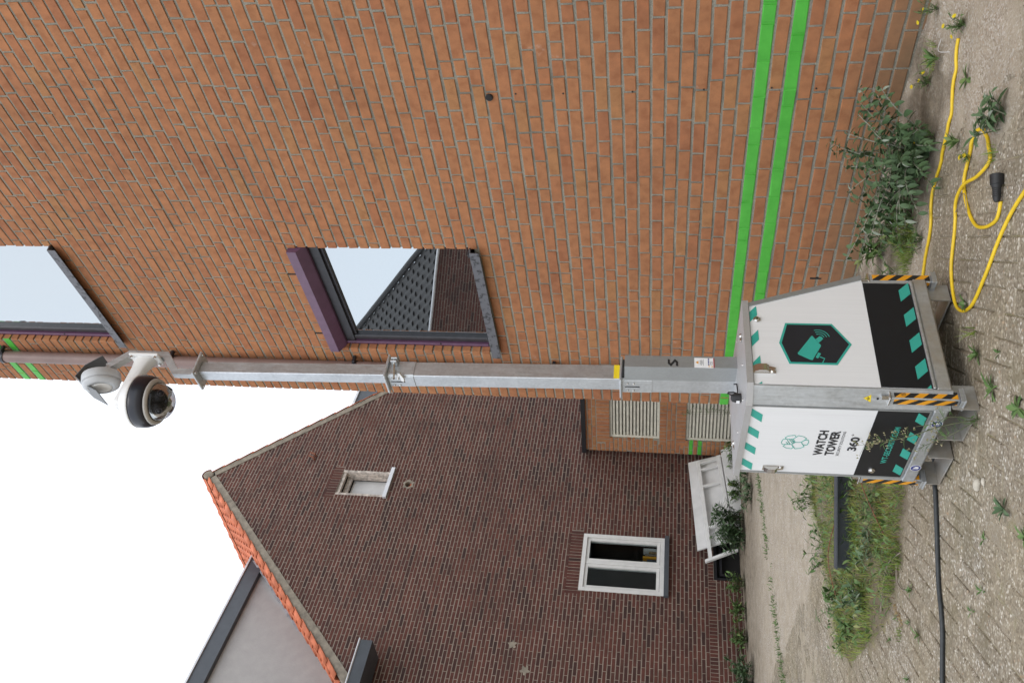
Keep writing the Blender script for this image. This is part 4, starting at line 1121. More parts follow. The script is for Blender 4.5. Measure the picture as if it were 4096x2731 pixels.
def stroke(mb, p, q, wd=.0013, d=(.0044, .0054)):
    dx, dz = q[0] - p[0], q[1] - p[1]; L = math.hypot(dx, dz); ex, ez = dx / L * wd * .5, dz / L * wd * .5; nx, nz_ = -dz / L * wd, dx / L * wd
    Lf(mb, [(p[0] - ex + nx, p[1] - ez + nz_), (p[0] - ex - nx, p[1] - ez - nz_), (q[0] + ex - nx, q[1] + ez - nz_), (q[0] + ex + nx, q[1] + ez + nz_)], *d)
mb = MB(); dd = 0
for pg in LOGO:
    for i in range(len(pg)): stroke(mb, pg[i], pg[(i + 1) % len(pg)], .0013, (.0044, .0052 + dd)); dd += .00002
for p, q in HAT: stroke(mb, p, q, .0011, (.0044, .0056 + dd)); dd += .00002
T_(mb, 'logo', M['teal'], ldoor)
mb = MB(); mb.lathe([(.017, 0), (.016, .006), (.010, .010), (.009, .013)], (-.004, .57, .217), (-1, 0, 0), 18); k_ = T_(mb, 'lock', M['steel'], ldoor, auto=True)
swing_handle((-.0045, .588, .706), (0, 1, 0), (-1, 0, 0), ldoor)
# blue round stickers on the base channel
for a_ in (.173, .536):
    mb = MB(); mb.lathe([(.024, 0), (.024, .0006)], (-.0045, a_, .0295), (-1, 0, 0), 28); st = T_(mb, 'sticker', M['whiteprint'])
    mb = MB(); mb.lathe([(.0215, 0), (.0215, .0006)], (-.0052, a_, .0295), (-1, 0, 0), 28); T_(mb, 'sticker_disc', M['blue'], st)
    mb = MB(); Lf(mb, [(a_ + .009, .018), (a_ + .007, .018), (a_ + .007, .042), (a_ + .009, .042)], .0059, .0064)
    Lf(mb, [(a_ + .003, .020), (a_ - .005, .015), (a_ - .012, .022), (a_ - .012, .032), (a_ - .006, .036), (a_ - .001, .041), (a_ + .003, .037), (a_ + .001, .030)], .0059, .0064); T_(mb, 'sticker_sign', M['whiteprint'], st)
# earth sticker on the post
mb = MB(); pp = Vector((.0205, .0345, 0)); dn = Vector((-.847, -.531, 0)).normalized(); du = Vector((-dn.y, dn.x, 0))
mb.prism([(-.017, .326), (.017, .326), (0, .356)], pp + dn * .0005, du, (0, 0, 1), dn, 0, .0015); es = T_(mb, 'earth_sticker', M['ytape'])
mb = MB()
for wdt, zz in ((.010, .338), (.007, .335), (.004, .332)): mb.prism([(-wdt, zz), (wdt, zz), (wdt, zz + .0014), (-wdt, zz + .0014)], pp + dn * .0021, du, (0, 0, 1), dn, 0, .0006)
mb.prism([(-.0009, .339), (.0009, .339), (.0009, .346), (-.0009, .346)], pp + dn * .0021, du, (0, 0, 1), dn, 0, .0006)
T_(mb, 'earth_sign', M['black'], es)
mb = MB(); mb.lathe([(.005, 0), (.005, .001)], tuple(pp + dn * .0008 + Vector((0, 0, .298))), tuple(dn), 10); T_(mb, 'bolt_hole', M['dark_in'])

# --- support legs with hazard tape
def mat_hazard():
    m, n, b = newmat('hazard_tape'); co = N(n, 'ShaderNodeTexCoord').outputs['Object']
    s = N(n, 'ShaderNodeSeparateXYZ'); n.links.new(co, s.inputs[0])
    f = math_(n, 'ADD', math_(n, 'MULTIPLY', s.outputs[0], 1.25), math_(n, 'MULTIPLY', s.outputs[1], -1.25))
    f = math_(n, 'ADD', f, s.outputs[2]); f = math_(n, 'FRACT', math_(n, 'ADD', math_(n, 'MULTIPLY', f, 1 / .074), 8.25))
    c = mixc(n, math_(n, 'GREATER_THAN', f, .5), (.013, .013, .014), (.72, .31, .012))
    n.links.new(c, b.inputs['Base Color']); b.inputs['Roughness'].default_value = .4; return m
M['hazard'] = mat_hazard()
def leg(b0, a0, wd=.046):
    mb = MB(); mb.bbox((b0, a0, -.03), (b0 + wd, a0 + wd, .25), .004); l = T_(mb, 'support_leg', M['galv'])
    mb = MB(); Rf(mb, rect(b0 + .006, b0 + wd - .006, -.018, .236), -a0 + .0003, -a0 + .001); T_(mb, 'hazard_tape', M['hazard'], l)
    mb = MB(); Lf(mb, rect(a0 + .006, a0 + wd - .006, -.018, .236), -b0 + .0003, -b0 + .001); T_(mb, 'hazard_tape', M['hazard'], l)
    mb = MB(); mb.bbox((b0 - .016, a0 - .016, -.045), (b0 + wd + .01, a0 + wd + .01, -.036), .003)
    for s_ in (0, 1): mb.bbox((b0 - .016 + s_ * .002, a0 - .016, -.0365), (b0 - .012 + (wd + .016) * (1 - s_), a0 - .012 + (wd + .016) * s_, -.022), .001)
    T_(mb, 'foot_plate', M['galv'], l)
    mb = MB(); mb.bbox((b0 - .005, a0 - .005, .2505), (b0 + wd + .004, a0 + wd + .004, .2575), .002); mb.tube([(b0 + .010, a0 + .010, .258), (b0 + .010, a0 + .010, .286)], .010, 10); T_(mb, 'pin_bracket', M['steel'], l, auto=True)
    mb = MB(); o = (b0 + wd * .5, a0 - .0015, .199); hx = [(o[0] + math.cos(t) * .011, o[2] + math.sin(t) * .011) for t in [math.pi / 6 + i * math.pi / 3 for i in range(6)]]
    for p, q in zip(hx, hx[1:] + hx[:1]):
        m_ = ((p[0] + q[0]) / 2 - o[0], (p[1] + q[1]) / 2 - o[2]); k_ = .86
        Rf(mb, [p, q, (o[0] + (q[0] - o[0]) * k_, o[2] + (q[1] - o[2]) * k_), (o[0] + (p[0] - o[0]) * k_, o[2] + (p[1] - o[2]) * k_)], -a0 + .0013, -a0 + .0018)
    for c in ([(-.005, .005), (.005, .005), (.005, .0035), (-.005, .0035)], [(-.005, .0008), (.005, .0008), (.005, -.0008), (-.005, -.0008)], [(-.005, -.0035), (.005, -.0035), (.005, -.005), (-.005, -.005)], [(-.005, .0035), (-.0035, .0035), (-.0035, .0008), (-.005, .0008)], [(.005, -.0008), (.0035, -.0008), (.0035, -.0035), (.005, -.0035)]):
        Rf(mb, [(o[0] + x, o[2] + z) for x, z in c], -a0 + .0013, -a0 + .0018)
    T_(mb, 'badge', M['black'], l)
    return l
leg(.007, .010); leg(.673, .002); leg(-.002, .652); leg(.66, .66)

# --- mast (three square sections, leaning a touch)
LEAN = -.016
def mb_at(c): return .345 + LEAN * (c - .85)
def ma_at(c): return .36 + .004 * (c - .85)
def sect(mb, c0, c1, h0, h1, e=.004):
    vs = []
    for c, h in ((c0, h0), (c1, h1)):
        b, a = mb_at(c), ma_at(c)
        vs += [(b - h + e, a - h, c), (b + h - e, a - h, c), (b + h, a - h + e, c), (b + h, a + h - e, c), (b + h - e, a + h, c), (b - h + e, a + h, c), (b - h, a + h - e, c), (b - h, a - h + e, c)]
    return mb.add(vs, [tuple(range(7, -1, -1)), tuple(range(8, 16))] + [(i, (i + 1) % 8, 8 + (i + 1) % 8, 8 + i) for i in range(8)])
mast = T_(sect(MB(), .84, 1.39, .052, .052), 'mast_section', M['galv_mast'])
m2 = T_(sect(MB(), 1.402, 2.575, .045, .045), 'mast_section', M['galv_mast'])
m3 = T_(sect(MB(), 2.588, 3.605, .036, .036), 'mast_section', M['galv_mast'])
def plate(c, h, t, name='flange', par=tower):
    mb = MB(); b, a = mb_at(c), ma_at(c); mb.bbox((b - h, a - h, c), (b + h, a + h, c + t), .003); return T_(mb, name, M['galv'], par)
f1 = plate(1.3905, .075, .011); f2 = plate(2.5755, .072, .012); f3 = plate(3.606, .074, .013)
def bolt(p, ax, r, h, par):
    mb = MB(); mb.lathe([(r, 0), (r * .95, h * .6), (r * .6, h)], p, ax, 10); return T_(mb, 'bolt', M['steel'], par, auto=True)
for fl, c, h in ((f3, 3.606, .074),):
    b, a = mb_at(c), ma_at(c)
    for sb in (-1, 1):
        for sa in (-1, 1): bolt((b + sb * .058, a + sa * .058, c - .0005), (0, 0, -1), .008, .007, fl)
# sleeves (reinforced collars) below the joints
for c0, c1, hh, par in ((2.44, 2.574, .0492, m2), (1.245, 1.389, .0562, mast)):
    T_(sect(MB(), c0, c1, hh, hh, .010), 'collar', M['galv'], par)
    b, a = mb_at(c1), ma_at(c1)
    for da in (-.028, .028):
        for dc in (.025, .055): bolt((b - hh, a + da, c1 - dc), (-1, 0, 0), .006, .006, par)
    for db in (-.02, .02): bolt((b + db, a - hh, c1 - .035), (0, -1, 0), .006, .006, par)
    mb = MB(); mb.box((b - hh - .0012, a - .002, c1 - .085), (b - hh + .004, a + .003, c1 - .012)); T_(mb, 'slot', M['dark_in'], par)
# locking pin and butterfly nut at the upper joint
b, a = mb_at(2.54), ma_at(2.54)
mb = MB(); mb.tube([(b + .035, a - .075, 2.548), (b - .075, a - .06, 2.53)], .0055, 8); T_(mb, 'locking_bolt', M['steel'], m2, auto=True)
for db in (.012, .032):
    mb = MB(); mb.bbox((b + db, a - .09, 2.528), (b + db + .012, a - .048, 2.563), .004); T_(mb, 'clamp_jaw', M['galv'], m2)
mb = MB(); mb.prism([(-.03, .035), (-.012, .04), (0, .01), (.012, .04), (.032, .03), (.03, .012), (.0, -.006), (-.03, .012)], (b - .048, a - .066, 2.505), (.5, -.1, .85), (-.2, .97, .1), (.85, .2, -.5), -.003, .003); T_(mb, 'wing_nut', M['steel'], m2)
# yellow tape
b, a = mb_at(1.41), ma_at(1.41)
mb = MB(); Rf(mb, rect(b - .041, b + .041, 1.404, 1.432), -a + .0455, -a + .0462); T_(mb, 'yellow_tape', M['ytape'], m2)
mb = MB(); mb.tube([(b - .045, a - .046, 1.398), (b - .05, a - .048, 1.37)], .003, 6); T_(mb, 'cotter', M['steel'], m2)
# winch cover in front of the lowest section
mb = MB(); vs = []
for c in (.85, 1.378):
    b = mb_at(c) - .022; vs += [(b - .034, .2, c), (b + .034, .2, c), (b + .034, .306, c), (b - .034, .306, c)]
mb.add(vs, [(3, 2, 1, 0), (4, 5, 6, 7), (0, 1, 5, 4), (1, 2, 6, 5), (2, 3, 7, 6), (3, 0, 4, 7)]); wc = T_(mb, 'winch_cover', M['galv_sheet'])
mb = MB(); mb.bbox((mb_at(1.38) - .05, .215, 1.379), (mb_at(1.38) + .0, .30, 1.389), .002); T_(mb, 'winch_gap', M['dark_in'], wc)
mb = MB(); Rf(mb, rect(.286, .344, .957, 1.05), -.1998, -.1990); ws = T_(mb, 'warning_label', M['whiteprint'], wc)
mb = MB(); Rf(mb, rect(.286, .344, .957, .962), -.1989, -.1984); T_(mb, 'label_strip', M['red'], ws)
mb = MB(); Rf(mb, [(.308, 1.031), (.325, 1.031), (.3165, 1.0455)], -.1989, -.1984)
for x in (.289, .296): Rf(mb, [(x, .980), (x + .006, .980), (x + .003, .986)], -.1989, -.1984)
Rf(mb, [(.289, .966), (.298, .966), (.2935, .974)], -.1989, -.1984)
T_(mb, 'label_sign', M['orange'], ws)
lettering('!', 'R', .3155, .3175, 1.0325, 1.042, M['black'], ws, 'label_text', .0, -.1982)
for zz, x0, x1 in ((1.022, .303, .330), (1.017, .300, .333), (1.013, .308, .326), (1.008, .298, .336)):
    mb = MB(); Rf(mb, rect(x0, x1, zz, zz + .0014), -.1989, -.1984); T_(mb, 'label_line', M['navy'], ws)
for i in range(5):
    mb = MB(); mb.lathe([(.0035, 0), (.0035, .0004)], (.304 + i * .0085, .1989, .984), (0, -1, 0), 12); T_(mb, 'label_disc', M['blue'], ws)
lettering('CE', 'R', .304, .323, .966, .977, M['black'], ws, 'label_text', .0, -.1984)
SP = [(-.019, .006), (0, .022), (.019, .022), (.019, .014), (.004, .014), (-.008, .004), (.006, .004), (.019, -.006), (0, -.022), (-.019, -.022), (-.019, -.014), (-.004, -.014), (.008, -.004), (-.006, -.004)]
mb = MB(); sx, sz = .3115, 1.150
for q in ([(-.019, .004), (-.019, .010), (-.006, .022), (.004, .022)], [(-.019, .004), (-.012, .011), (.006, -.008), (-.002, -.012)], [(.004, .022), (.019, .022), (.011, .014), (-.004, .014)]):
    pass
S_ = [[(-.019, .013), (-.008, .022), (.019, .022), (.019, .015), (-.005, .015), (-.012, .009), (.019, -.009), (.019, -.001), (-.019, .001)]]
for q in ([(-.022, .009), (-.006, .024), (-.001, .014), (-.012, .004)], [(-.006, .024), (.021, .024), (.017, .0145), (-.003, .0145)], [(-.022, .009), (-.011, .0135), (.022, -.009), (.011, -.0135)],
          [(.022, -.009), (.006, -.024), (.001, -.014), (.012, -.004)], [(.006, -.024), (-.021, -.024), (-.017, -.0145), (.003, -.0145)]):
    Rf(mb, [(sx + x, sz + z) for x, z in q], -.1998, -.1985 + .0001 * len(mb.f) / 6)
T_(mb, 'badge', M['black'], wc)
# antenna with cable loop on the lid
an = MB(); an.lathe([(.022, 0), (.022, .02), (.018, .036), (.008, .042)], (.09, .16, .852), (0, 0, 1), 16); ant = T_(an, 'antenna', M['rubber'], auto=True)
mb = MB(); mb.bbox((.066, .15, .856), (.0672, .17, .871), .0004); T_(mb, 'antenna_label', M['whiteprint'], ant)
mb = MB(); mb.tube([(.115, .165, .858), (.12, .16, .88), (.115, .155, .905), (.11, .155, .91), (.105, .16, .89), (.118, .17, .862), (.15, .19, .858), (.205, .21, .858), (.21, .22, .87)], .0035, 6); T_(mb, 'antenna_cable', M['rubber'], ant, smooth=True)

# --- head bracket, dome camera, siren
mb = MB(); A_ = .345
path = [(.262, 3.619), (.262, 3.735), (.370, 3.825), (.372, 4.035), (.285, 4.125)]
for (p, q) in zip(path, path[1:]):
    dx, dz = q[0] - p[0], q[1] - p[1]; L = math.hypot(dx, dz); nx, nz_ = -dz / L * .019, dx / L * .019; ex, ez = dx / L * .008, dz / L * .008
    mb.prism([(p[0] - nx - ex, p[1] - nz_ - ez), (p[0] + nx - ex, p[1] + nz_ - ez), (q[0] + nx + ex, q[1] + nz_ + ez), (q[0] - nx + ex, q[1] - nz_ + ez)], (0, A_, 0), (1, 0, 0), (0, 0, 1), (0, -1, 0), -.018 - .0004 * len(mb.f) / 6, .018 + .0004 * len(mb.f) / 6)
hb = T_(mb, 'head_bracket', M['galv'])
CS = .88
def cprof(p): return [(r * CS, 3.79 + (h - 3.79) * CS) for r, h in p]
# dome camera
dc = empty('dome_camera', (0, 0, 0)); dc.parent = tower
cb_, ca_, = .068, .335
def D_(mb, nm, mt, **k): return T_(mb, nm, mt, dc, **k)
mb = MB(); mb.lathe(cprof([(.02, 3.965), (.06, 3.962), (.10, 3.942), (.133, 3.910), (.150, 3.878), (.156, 3.860), (.153, 3.857), (.10, 3.855)]), (cb_, ca_, 0), seg=48); D_(mb, 'cap', M['white_plastic'], smooth=True)
mb = MB(); mb.lathe(cprof([(.1, 3.8565), (.1535, 3.8565), (.156, 3.84), (.154, 3.81), (.146, 3.782), (.136, 3.769), (.10, 3.768)]), (cb_, ca_, 0), seg=48); D_(mb, 'dark_band', M['domeband'], smooth=True)
mb = MB(); mb.lathe(cprof([(.1095, 3.772), (.1355, 3.7675), (.134, 3.757), (.122, 3.751), (.112, 3.751), (.108, 3.76)]), (cb_, ca_, 0), seg=48); D_(mb, 'ring', M['ringgrey'], smooth=True)
pr = [(.1115, 3.757)] + [(.1115 * math.cos(t), 3.757 - .1 * math.sin(t)) for t in [i * math.pi / 2 / 12 for i in range(1, 12)]] + [(.0, 3.657)]
mb = MB(); mb.lathe(cprof(pr), (cb_, ca_, 0), seg=40); D_(mb, 'clear_dome', M['clear'], smooth=True)
mb = MB(); mb.lathe(cprof([(.108, 3.756), (.104, 3.748), (.03, 3.744)]), (cb_, ca_, 0), seg=32); D_(mb, 'inner_plate', M['rubber'])
for (b_, a_, c_, r) in ((-.048, -.018, 3.733, .033), (.0, -.05, 3.731, .034), (.046, -.014, 3.733, .033), (.0, .042, 3.735, .03), (.0, .0, 3.745, .05)):
    mb = MB(); mb.lathe([(r, .02)] + [(r * math.cos(t), -r * math.sin(t)) for t in [i * math.pi / 2 / 6 for i in range(0, 6)]] + [(.004, -r)], (cb_ + b_, ca_ + a_, c_ - .005), (0, 0, 1), 20); D_(mb, 'camera_eye', M['rubber'], smooth=True)
    d3 = Vector((b_, a_, -.028)).normalized(); p3 = Vector((cb_ + b_, ca_ + a_, c_ - .008)) + d3 * (r * .82)
    mb = MB(); mb.lathe([(.017, 0), (.017, .008), (.013, .009), (.012, .004)], tuple(p3), tuple(d3), 18); D_(mb, 'lens_barrel', M['black_paint'], auto=True)
    mb = MB(); mb.lathe([(.011, 0), (.008, .003), (.001, .0045)], tuple(p3 + d3 * .004), tuple(d3), 16); D_(mb, 'lens', M['domeband'], smooth=True)
# mount plate and swan-neck arm
mb = MB(); mb.bbox((.332, .285, 3.842), (.349, .375, 4.012), .012); D_(mb, 'mount_plate', M['white_plastic'], auto=True)
for sa in (.298, .362):
    for sc_ in (3.86, 3.994):
        mb = MB(); mb.lathe([(.007, 0), (.007, .012), (.004, .013)], (.332, sa, sc_), (-1, 0, 0), 10); D_(mb, 'bolt', M['steel'], auto=True)
mb = MB(); rings = [(.333, 3.925, .040, .058), (.27, 3.940, .030, .040), (.15, 3.955, .027, .033), (.06, 3.962, .028, .033), (.025, 3.952, .024, .026)]
vs = []; fs = []; n = 12
for b_, c_, ha, hc in rings:
    for i in range(n):
        t = 2 * math.pi * i / n; sx_ = math.copysign(abs(math.cos(t)) ** .6, math.cos(t)); sz_ = math.copysign(abs(math.sin(t)) ** .6, math.sin(t))
        vs.append((b_, ca_ + sx_ * ha, c_ + sz_ * hc))
for r in range(len(rings) - 1):
    for i in range(n): fs.append((r * n + i, r * n + (i + 1) % n, (r + 1) * n + (i + 1) % n, (r + 1) * n + i))
fs.append(tuple(range((len(rings) - 1) * n, len(rings) * n)))
mb.add(vs, fs); D_(mb, 'arm', M['white_plastic'], smooth=True)
# siren
sr = empty('siren', (0, 0, 0)); sr.parent = tower
nrm = Vector((-.93, .22, -.30)).normalized(); so = Vector((.205, .335, 4.135))
def S2(prof, nm, mt, **k):
    mb = MB(); mb.lathe([(r * .84, h * .9) for r, h in prof], tuple(so), tuple(nrm), 36); return T_(mb, nm, mt, sr, **k)
S2([(.06, -.022), (.113, -.02), (.116, -.012), (.116, .026), (.114, .03), (.05, .03)], 'housing', M['siren'], auto=True)
S2([(.113, .0295), (.108, .05), (.09, .061), (.066, .066), (.064, .060)], 'lens_ring', M['siren'], smooth=True)
S2([(.063, .058), (.0625, .0655), (.05, .069), (.01, .071)], 'diffuser', M['white_plastic'], smooth=True)
mb = MB(); mb.tube([(.285, .345, 4.125), tuple(so - nrm * .02)], .02, 10); T_(mb, 'stub', M['galv'], sr)
mb = MB(); hp = [(.33, 4.165), (.262, 4.238), (.188, 4.262), (.142, 4.195), (.100, 4.098)]
for k_, (p, q) in enumerate(zip(hp, hp[1:])):
    dx, dz = q[0] - p[0], q[1] - p[1]; L = math.hypot(dx, dz); nx, nz_ = -dz / L * .002, dx / L * .002
    mb.prism([(p[0] - nx, p[1] - nz_), (p[0] + nx, p[1] + nz_), (q[0] + nx, q[1] + nz_), (q[0] - nx, q[1] - nz_)], (0, .40, 0), (1, 0, 0), (0, 0, 1), (0, -1, 0), -.03, .10 + .0003 * k_)
T_(mb, 'rain_hood', M['hoodgrey'], sr)

# ------------------------------------------------------------------ things on the ground
def spline(pts, n=10):
    P = [Vector(p) for p in pts]; out = []
    for i in range(len(P) - 1):
        p0, p1, p2, p3 = P[max(i - 1, 0)], P[i], P[i + 1], P[min(i + 2, len(P) - 1)]
        for k in range(n):
            t = k / n; out.append(.5 * ((2 * p1) + (-p0 + p2) * t + (2 * p0 - 5 * p1 + 4 * p2 - p3) * t * t + (-p0 + 3 * p1 - 3 * p2 + p3) * t ** 3))
    return out + [P[-1]]
def ground_cable(pts, r, lift=0, n=10):
    sp = spline([(x, y, 0) for x, y in pts], n); return [(p.x, p.y, max(height(p.x, p.y), .006) + r + lift) for p in sp]
yl = [(2.80, 2.555), (2.775, 2.63), (2.85, 2.745), (2.95, 2.82), (3.09, 2.84), (3.20, 2.81), (3.24, 2.72), (3.26, 2.61), (3.22, 2.53), (3.11, 2.50), (3.03, 2.54), (3.06, 2.65), (3.16, 2.79), (3.19, 2.93), (3.11, 3.03), (3.0, 3.16), (2.85, 3.205), (2.75, 3.16), (2.68, 3.04), (2.675, 2.85), (2.69, 2.61), (2.66, 2.40), (2.55, 2.1), (2.3, 1.8)]
pts = ground_cable(yl, .0076)
for i in range(len(pts)):
    if 100 < i < 135: pts[i] = (pts[i][0], pts[i][1], pts[i][2] + .017 * math.sin((i - 100) / 35 * math.pi))
yc = empty('yellow_extension_cable', (2.9, 2.8, 0)); tag(yc, 'coiled yellow power cable with black socket lying on the sandy paving', 'cable')
YI = Matrix.Translation((-2.9, -2.8, 0))
mb = MB(); mb.tube(pts, .0076, 10); o = mb.build('cable', M['yellow'], yc, smooth=True); o.matrix_parent_inverse = YI
ax = (Vector((2.905, 2.475, 0)) - Vector((2.80, 2.545, 0))).normalized()
mb = MB(); mb.lathe([(.009, -.01), (.014, 0), (.016, .045), (.019, .05), (.021, .058), (.0245, .060), (.0255, .100), (.022, .102), (.021, .092)], (2.803, 2.548, .03), tuple(ax), 20); o = mb.build('socket', M['rubber'], yc, auto=True); o.matrix_parent_inverse = YI
for k in range(5):
    mb = MB(); mb.lathe([(.0165, 0), (.0172, .002), (.0165, .004)], tuple(Vector((2.803, 2.548, .03)) + ax * (.008 + k * .008)), tuple(ax), 16); o = mb.build('grip_ring', M['rubber'], yc); o.matrix_parent_inverse = YI
yw = [(3.80, 2.47), (3.76, 2.53), (3.67, 2.64), (3.58, 2.8), (3.54, 3.0), (3.53, 3.14), (3.49, 3.21), (3.40, 3.28), (3.33, 3.43), (3.28, 3.50), (3.1, 3.7)]
mb = MB(); mb.tube(ground_cable(yw, .0076), .0076, 10); o = mb.build('yellow_cable', M['yellow'], smooth=True); tag(o, 'straight yellow cable running past the shrub at the wall foot to the cabinet', 'cable')
bc = [(2.5, 3.75), (2.36, 3.90), (2.29, 3.92), (2.14, 3.99), (1.9, 4.115), (1.78, 4.15), (1.68, 4.19), (1.58, 4.26), (1.46, 4.34), (1.2, 4.5), (.6, 4.8)]
mb = MB(); mb.tube(ground_cable(bc, .0105), .0105, 10); o = mb.build('black_cable', M['cable_k'], smooth=True); tag(o, 'black cable running across the pavers from the cabinet', 'cable')
# dark steel beam in the weed bed
bm = MB(); p0, p1 = Vector((3.42, 5.42, -.03)), Vector((2.74, 5.84, -.03)); dr = (p1 - p0).normalized(); sd_ = Vector((-dr.y, dr.x, 0))
bm.prism([(-.08, .16), (.0, .16), (.0, -.05), (.008, -.05), (.008, .168), (-.08, .168)], p0, -sd_ if sd_.y < 0 else sd_ * -1, (0, 0, 1), dr, 0, (p1 - p0).length)
o = bm.build('steel_angle', M['anthracite']); tag(o, 'dark grey steel angle half sunk among the weeds behind the cabinet', 'beam')

# white panels leaning on the gable
def lean(s, z, d0=.10): return FG.P(s, z, d0 + (.9 - z) * .32)
def panel(name, quad, th, mat, d0): 
    mb = MB(); f = [Vector(lean(s, z, d0 + th)) for s, z in quad]; r = [Vector(lean(s, z, d0)) for s, z in quad]
    mb.add([tuple(p) for p in f + r], [(0, 1, 2, 3), (7, 6, 5, 4)] + [(i, i + 4, (i + 1) % 4 + 4, (i + 1) % 4) for i in range(4)]); return mb.build(name, mat)
o = panel('leaning_panel', [(4.02, .86), (2.02, .715), (2.16, .03), (4.1, .05)], .03, M['white_board'], .03); tag(o, 'large white panel leaning on the dark brick gable behind the frame', 'panel')
fr = empty('window_frame', FG.P(3, 0, .3)); tag(fr, 'old white window frame leaning against the large panel by the gable', 'window frame'); FI = Matrix.Translation(-Vector(FG.P(3, 0, .3)))
def bar(s0, z0, s1, z1, wd, name, d0=.10, par=fr):
    dx, dz = s1 - s0, z1 - z0; L = math.hypot(dx, dz); nx, nz_ = -dz / L * wd / 2, dx / L * wd / 2
    mb = MB(); q = [(s0 + nx, z0 + nz_), (s0 - nx, z0 - nz_), (s1 - nx, z1 - nz_), (s1 + nx, z1 + nz_)]
    f = [Vector(lean(s, z, d0 + .05)) for s, z in q]; r = [Vector(lean(s, z, d0)) for s, z in q]
    mb.add([tuple(p) for p in f + r], [(0, 1, 2, 3), (7, 6, 5, 4)] + [(i, i + 4, (i + 1) % 4 + 4, (i + 1) % 4) for i in range(4)])
    o = mb.build(name, M['white_frame'], par)
    if par is not None: o.matrix_parent_inverse = FI
    return o
bar(3.95, .69, 1.75, .515, .055, 'rail'); bar(4.0, .335, 2.28, .19, .06, 'rail')
for s_ in (3.88, 3.72, 3.32, 2.40): bar(s_, lerp(.515, .69, (s_ - 1.75) / 2.2) - .02, s_ + .06, lerp(.19, .335, (s_ + .06 - 2.28) / 1.72) + .02, .04, 'mullion', .098)
o = bar(1.68, .60, 1.83, .10, .05, 'white_batten', .16, None); tag(o, 'short white batten propped at the end of the leaning frame', 'batten')
o = panel('white_board', [(4.0, .30), (2.30, .155), (2.62, .0), (4.1, .02)], .03, M['white_board'], .24); tag(o, 'low white board in front of the leaning window frame', 'board')

# ------------------------------------------------------------------ plants
def leafshape(b, base, d, up, L, W, curl=.25, tone=.5, fold=.25):
    """two-sided folded leaf blade"""
    base = Vector(base); d = Vector(d).normalized(); side = d.cross(Vector(up))
    if side.length < 1e-4: side = d.orthogonal()
    side.normalize(); n = side.cross(d).normalized()
    mid = []; le = []; ri = []
    for t, wv in ((0, .08), (.28, .85), (.55, 1.), (.8, .62), (1., .0)):
        c = base + d * (L * t) - n * (curl * L * t * t)
        mid.append(c); off = side * (W * .5 * wv) + n * (fold * W * .5 * wv)
        le.append(c + off); ri.append(c - side * (W * .5 * wv) + n * (fold * W * .5 * wv))
    vs = []; fs = []
    for i in range(5): vs += [tuple(le[i]), tuple(mid[i]), tuple(ri[i])]
    for i in range(4):
        k = i * 3
        if i < 3: fs += [(k, k + 1, k + 4, k + 3), (k + 1, k + 2, k + 5, k + 4)]
        else: fs += [(k, k + 1, k + 4), (k + 1, k + 2, k + 4)]
    b.add(vs, fs, tone)
def blade(b, base, d, L, W, tone, droop=.35):
    base = Vector(base); d = Vector(d).normalized(); s = d.cross(Vector((0, 0, 1)))
    if s.length < 1e-3: s = Vector((1, 0, 0))
    s.normalize(); h = Vector((d.x, d.y, 0)); vs = []
    for t, wv in ((0, 1), (.5, .8), (1, 0)):
        c = base + d * (L * t) + h * (droop * L * t * t) - Vector((0, 0, droop * L * t * t * .6)); vs += [tuple(c - s * W * .5 * wv), tuple(c + s * W * .5 * wv)]
    b.add(vs, [(0, 1, 3, 2), (2, 3, 5, 4)], tone)
def rdir(el0, el1, az=None):
    a = rnd(0, 2 * math.pi) if az is None else az; e = math.radians(rnd(el0, el1)); return Vector((math.cos(a) * math.cos(e), math.sin(a) * math.cos(e), math.sin(e)))

def rosette(x, y, r, n, label, mat='leaf', narrow=.3, el=(8, 45), cat='weed', upright=0, name='rosette_weed'):
    z = max(height(x, y), .004); e = empty(name, (x, y, z)); tag(e, label, cat, 'weeds scattered over the paving')
    for i in range(n):
        b = MB(); a = 2 * math.pi * i / n * 2.4 + rnd(-.3, .3); d = rdir(*el, a); L = r * rnd(.65, 1.1)
        L *= .85; leafshape(b, (d.x * .004, d.y * .004, rnd(0, .01) + upright * rnd(0, 1)), d, (0, 0, 1), L, L * narrow * rnd(.85, 1.2), rnd(.1, .4), rnd(.1, .95)); b.build('leaf', M[mat], e, smooth=True, tone=True)
    return e
rosette(2.47, 3.215 - .1, .07, 11, 'broad leafy green weed right under the front edge of the cabinet', el=(15, 60))
rosette(2.25, 3.06, .085, 13, 'star shaped rosette weed below the hazard striped corner leg', 'leaf', .22, (5, 40))
rosette(2.04, 2.89, .075, 9, 'flat green rosette weed on bare paving left of the corner leg at the frame edge', 'leaf', .34, (5, 35))
rosette(1.80, 3.22, .075, 12, 'dense pale green rosette weed on the left of the open paving', 'leaf_grey', .3, (15, 60))
rosette(1.62, 3.10, .06, 10, 'leafy rosette weed at the lower edge far left of the paving', 'leaf', .3, (10, 50))
rosette(2.33, 2.93, .035, 7, 'tiny weed seedling in the middle of the paving before the cabinet', 'leaf', .35)
rosette(1.80, 3.48, .04, 7, 'small yellowing weed on the paving near the black cable', 'leaf', .3)
rosette(1.62, 3.79, .045, 7, 'small weed growing right beside the black cable', 'leaf', .25)
rosette(1.64, 3.62, .04, 7, 'little weed tuft on paving below the black cable, toward the left edge', 'leaf', .3, (20, 70))
rosette(2.74, 3.10, .055, 9, 'small weed growing inside the bend of the yellow cable', 'leaf', .38, (20, 60))
rosette(3.42, 2.75, .07, 14, 'leafy weed beside the straight yellow cable under the shrub', 'leaf', .3, (20, 75), upright=.03)
rosette(3.93, 2.66, .09, 14, 'pale green rosette weed at the foot of the orange wall', 'leaf', .24, (20, 80), upright=.04)
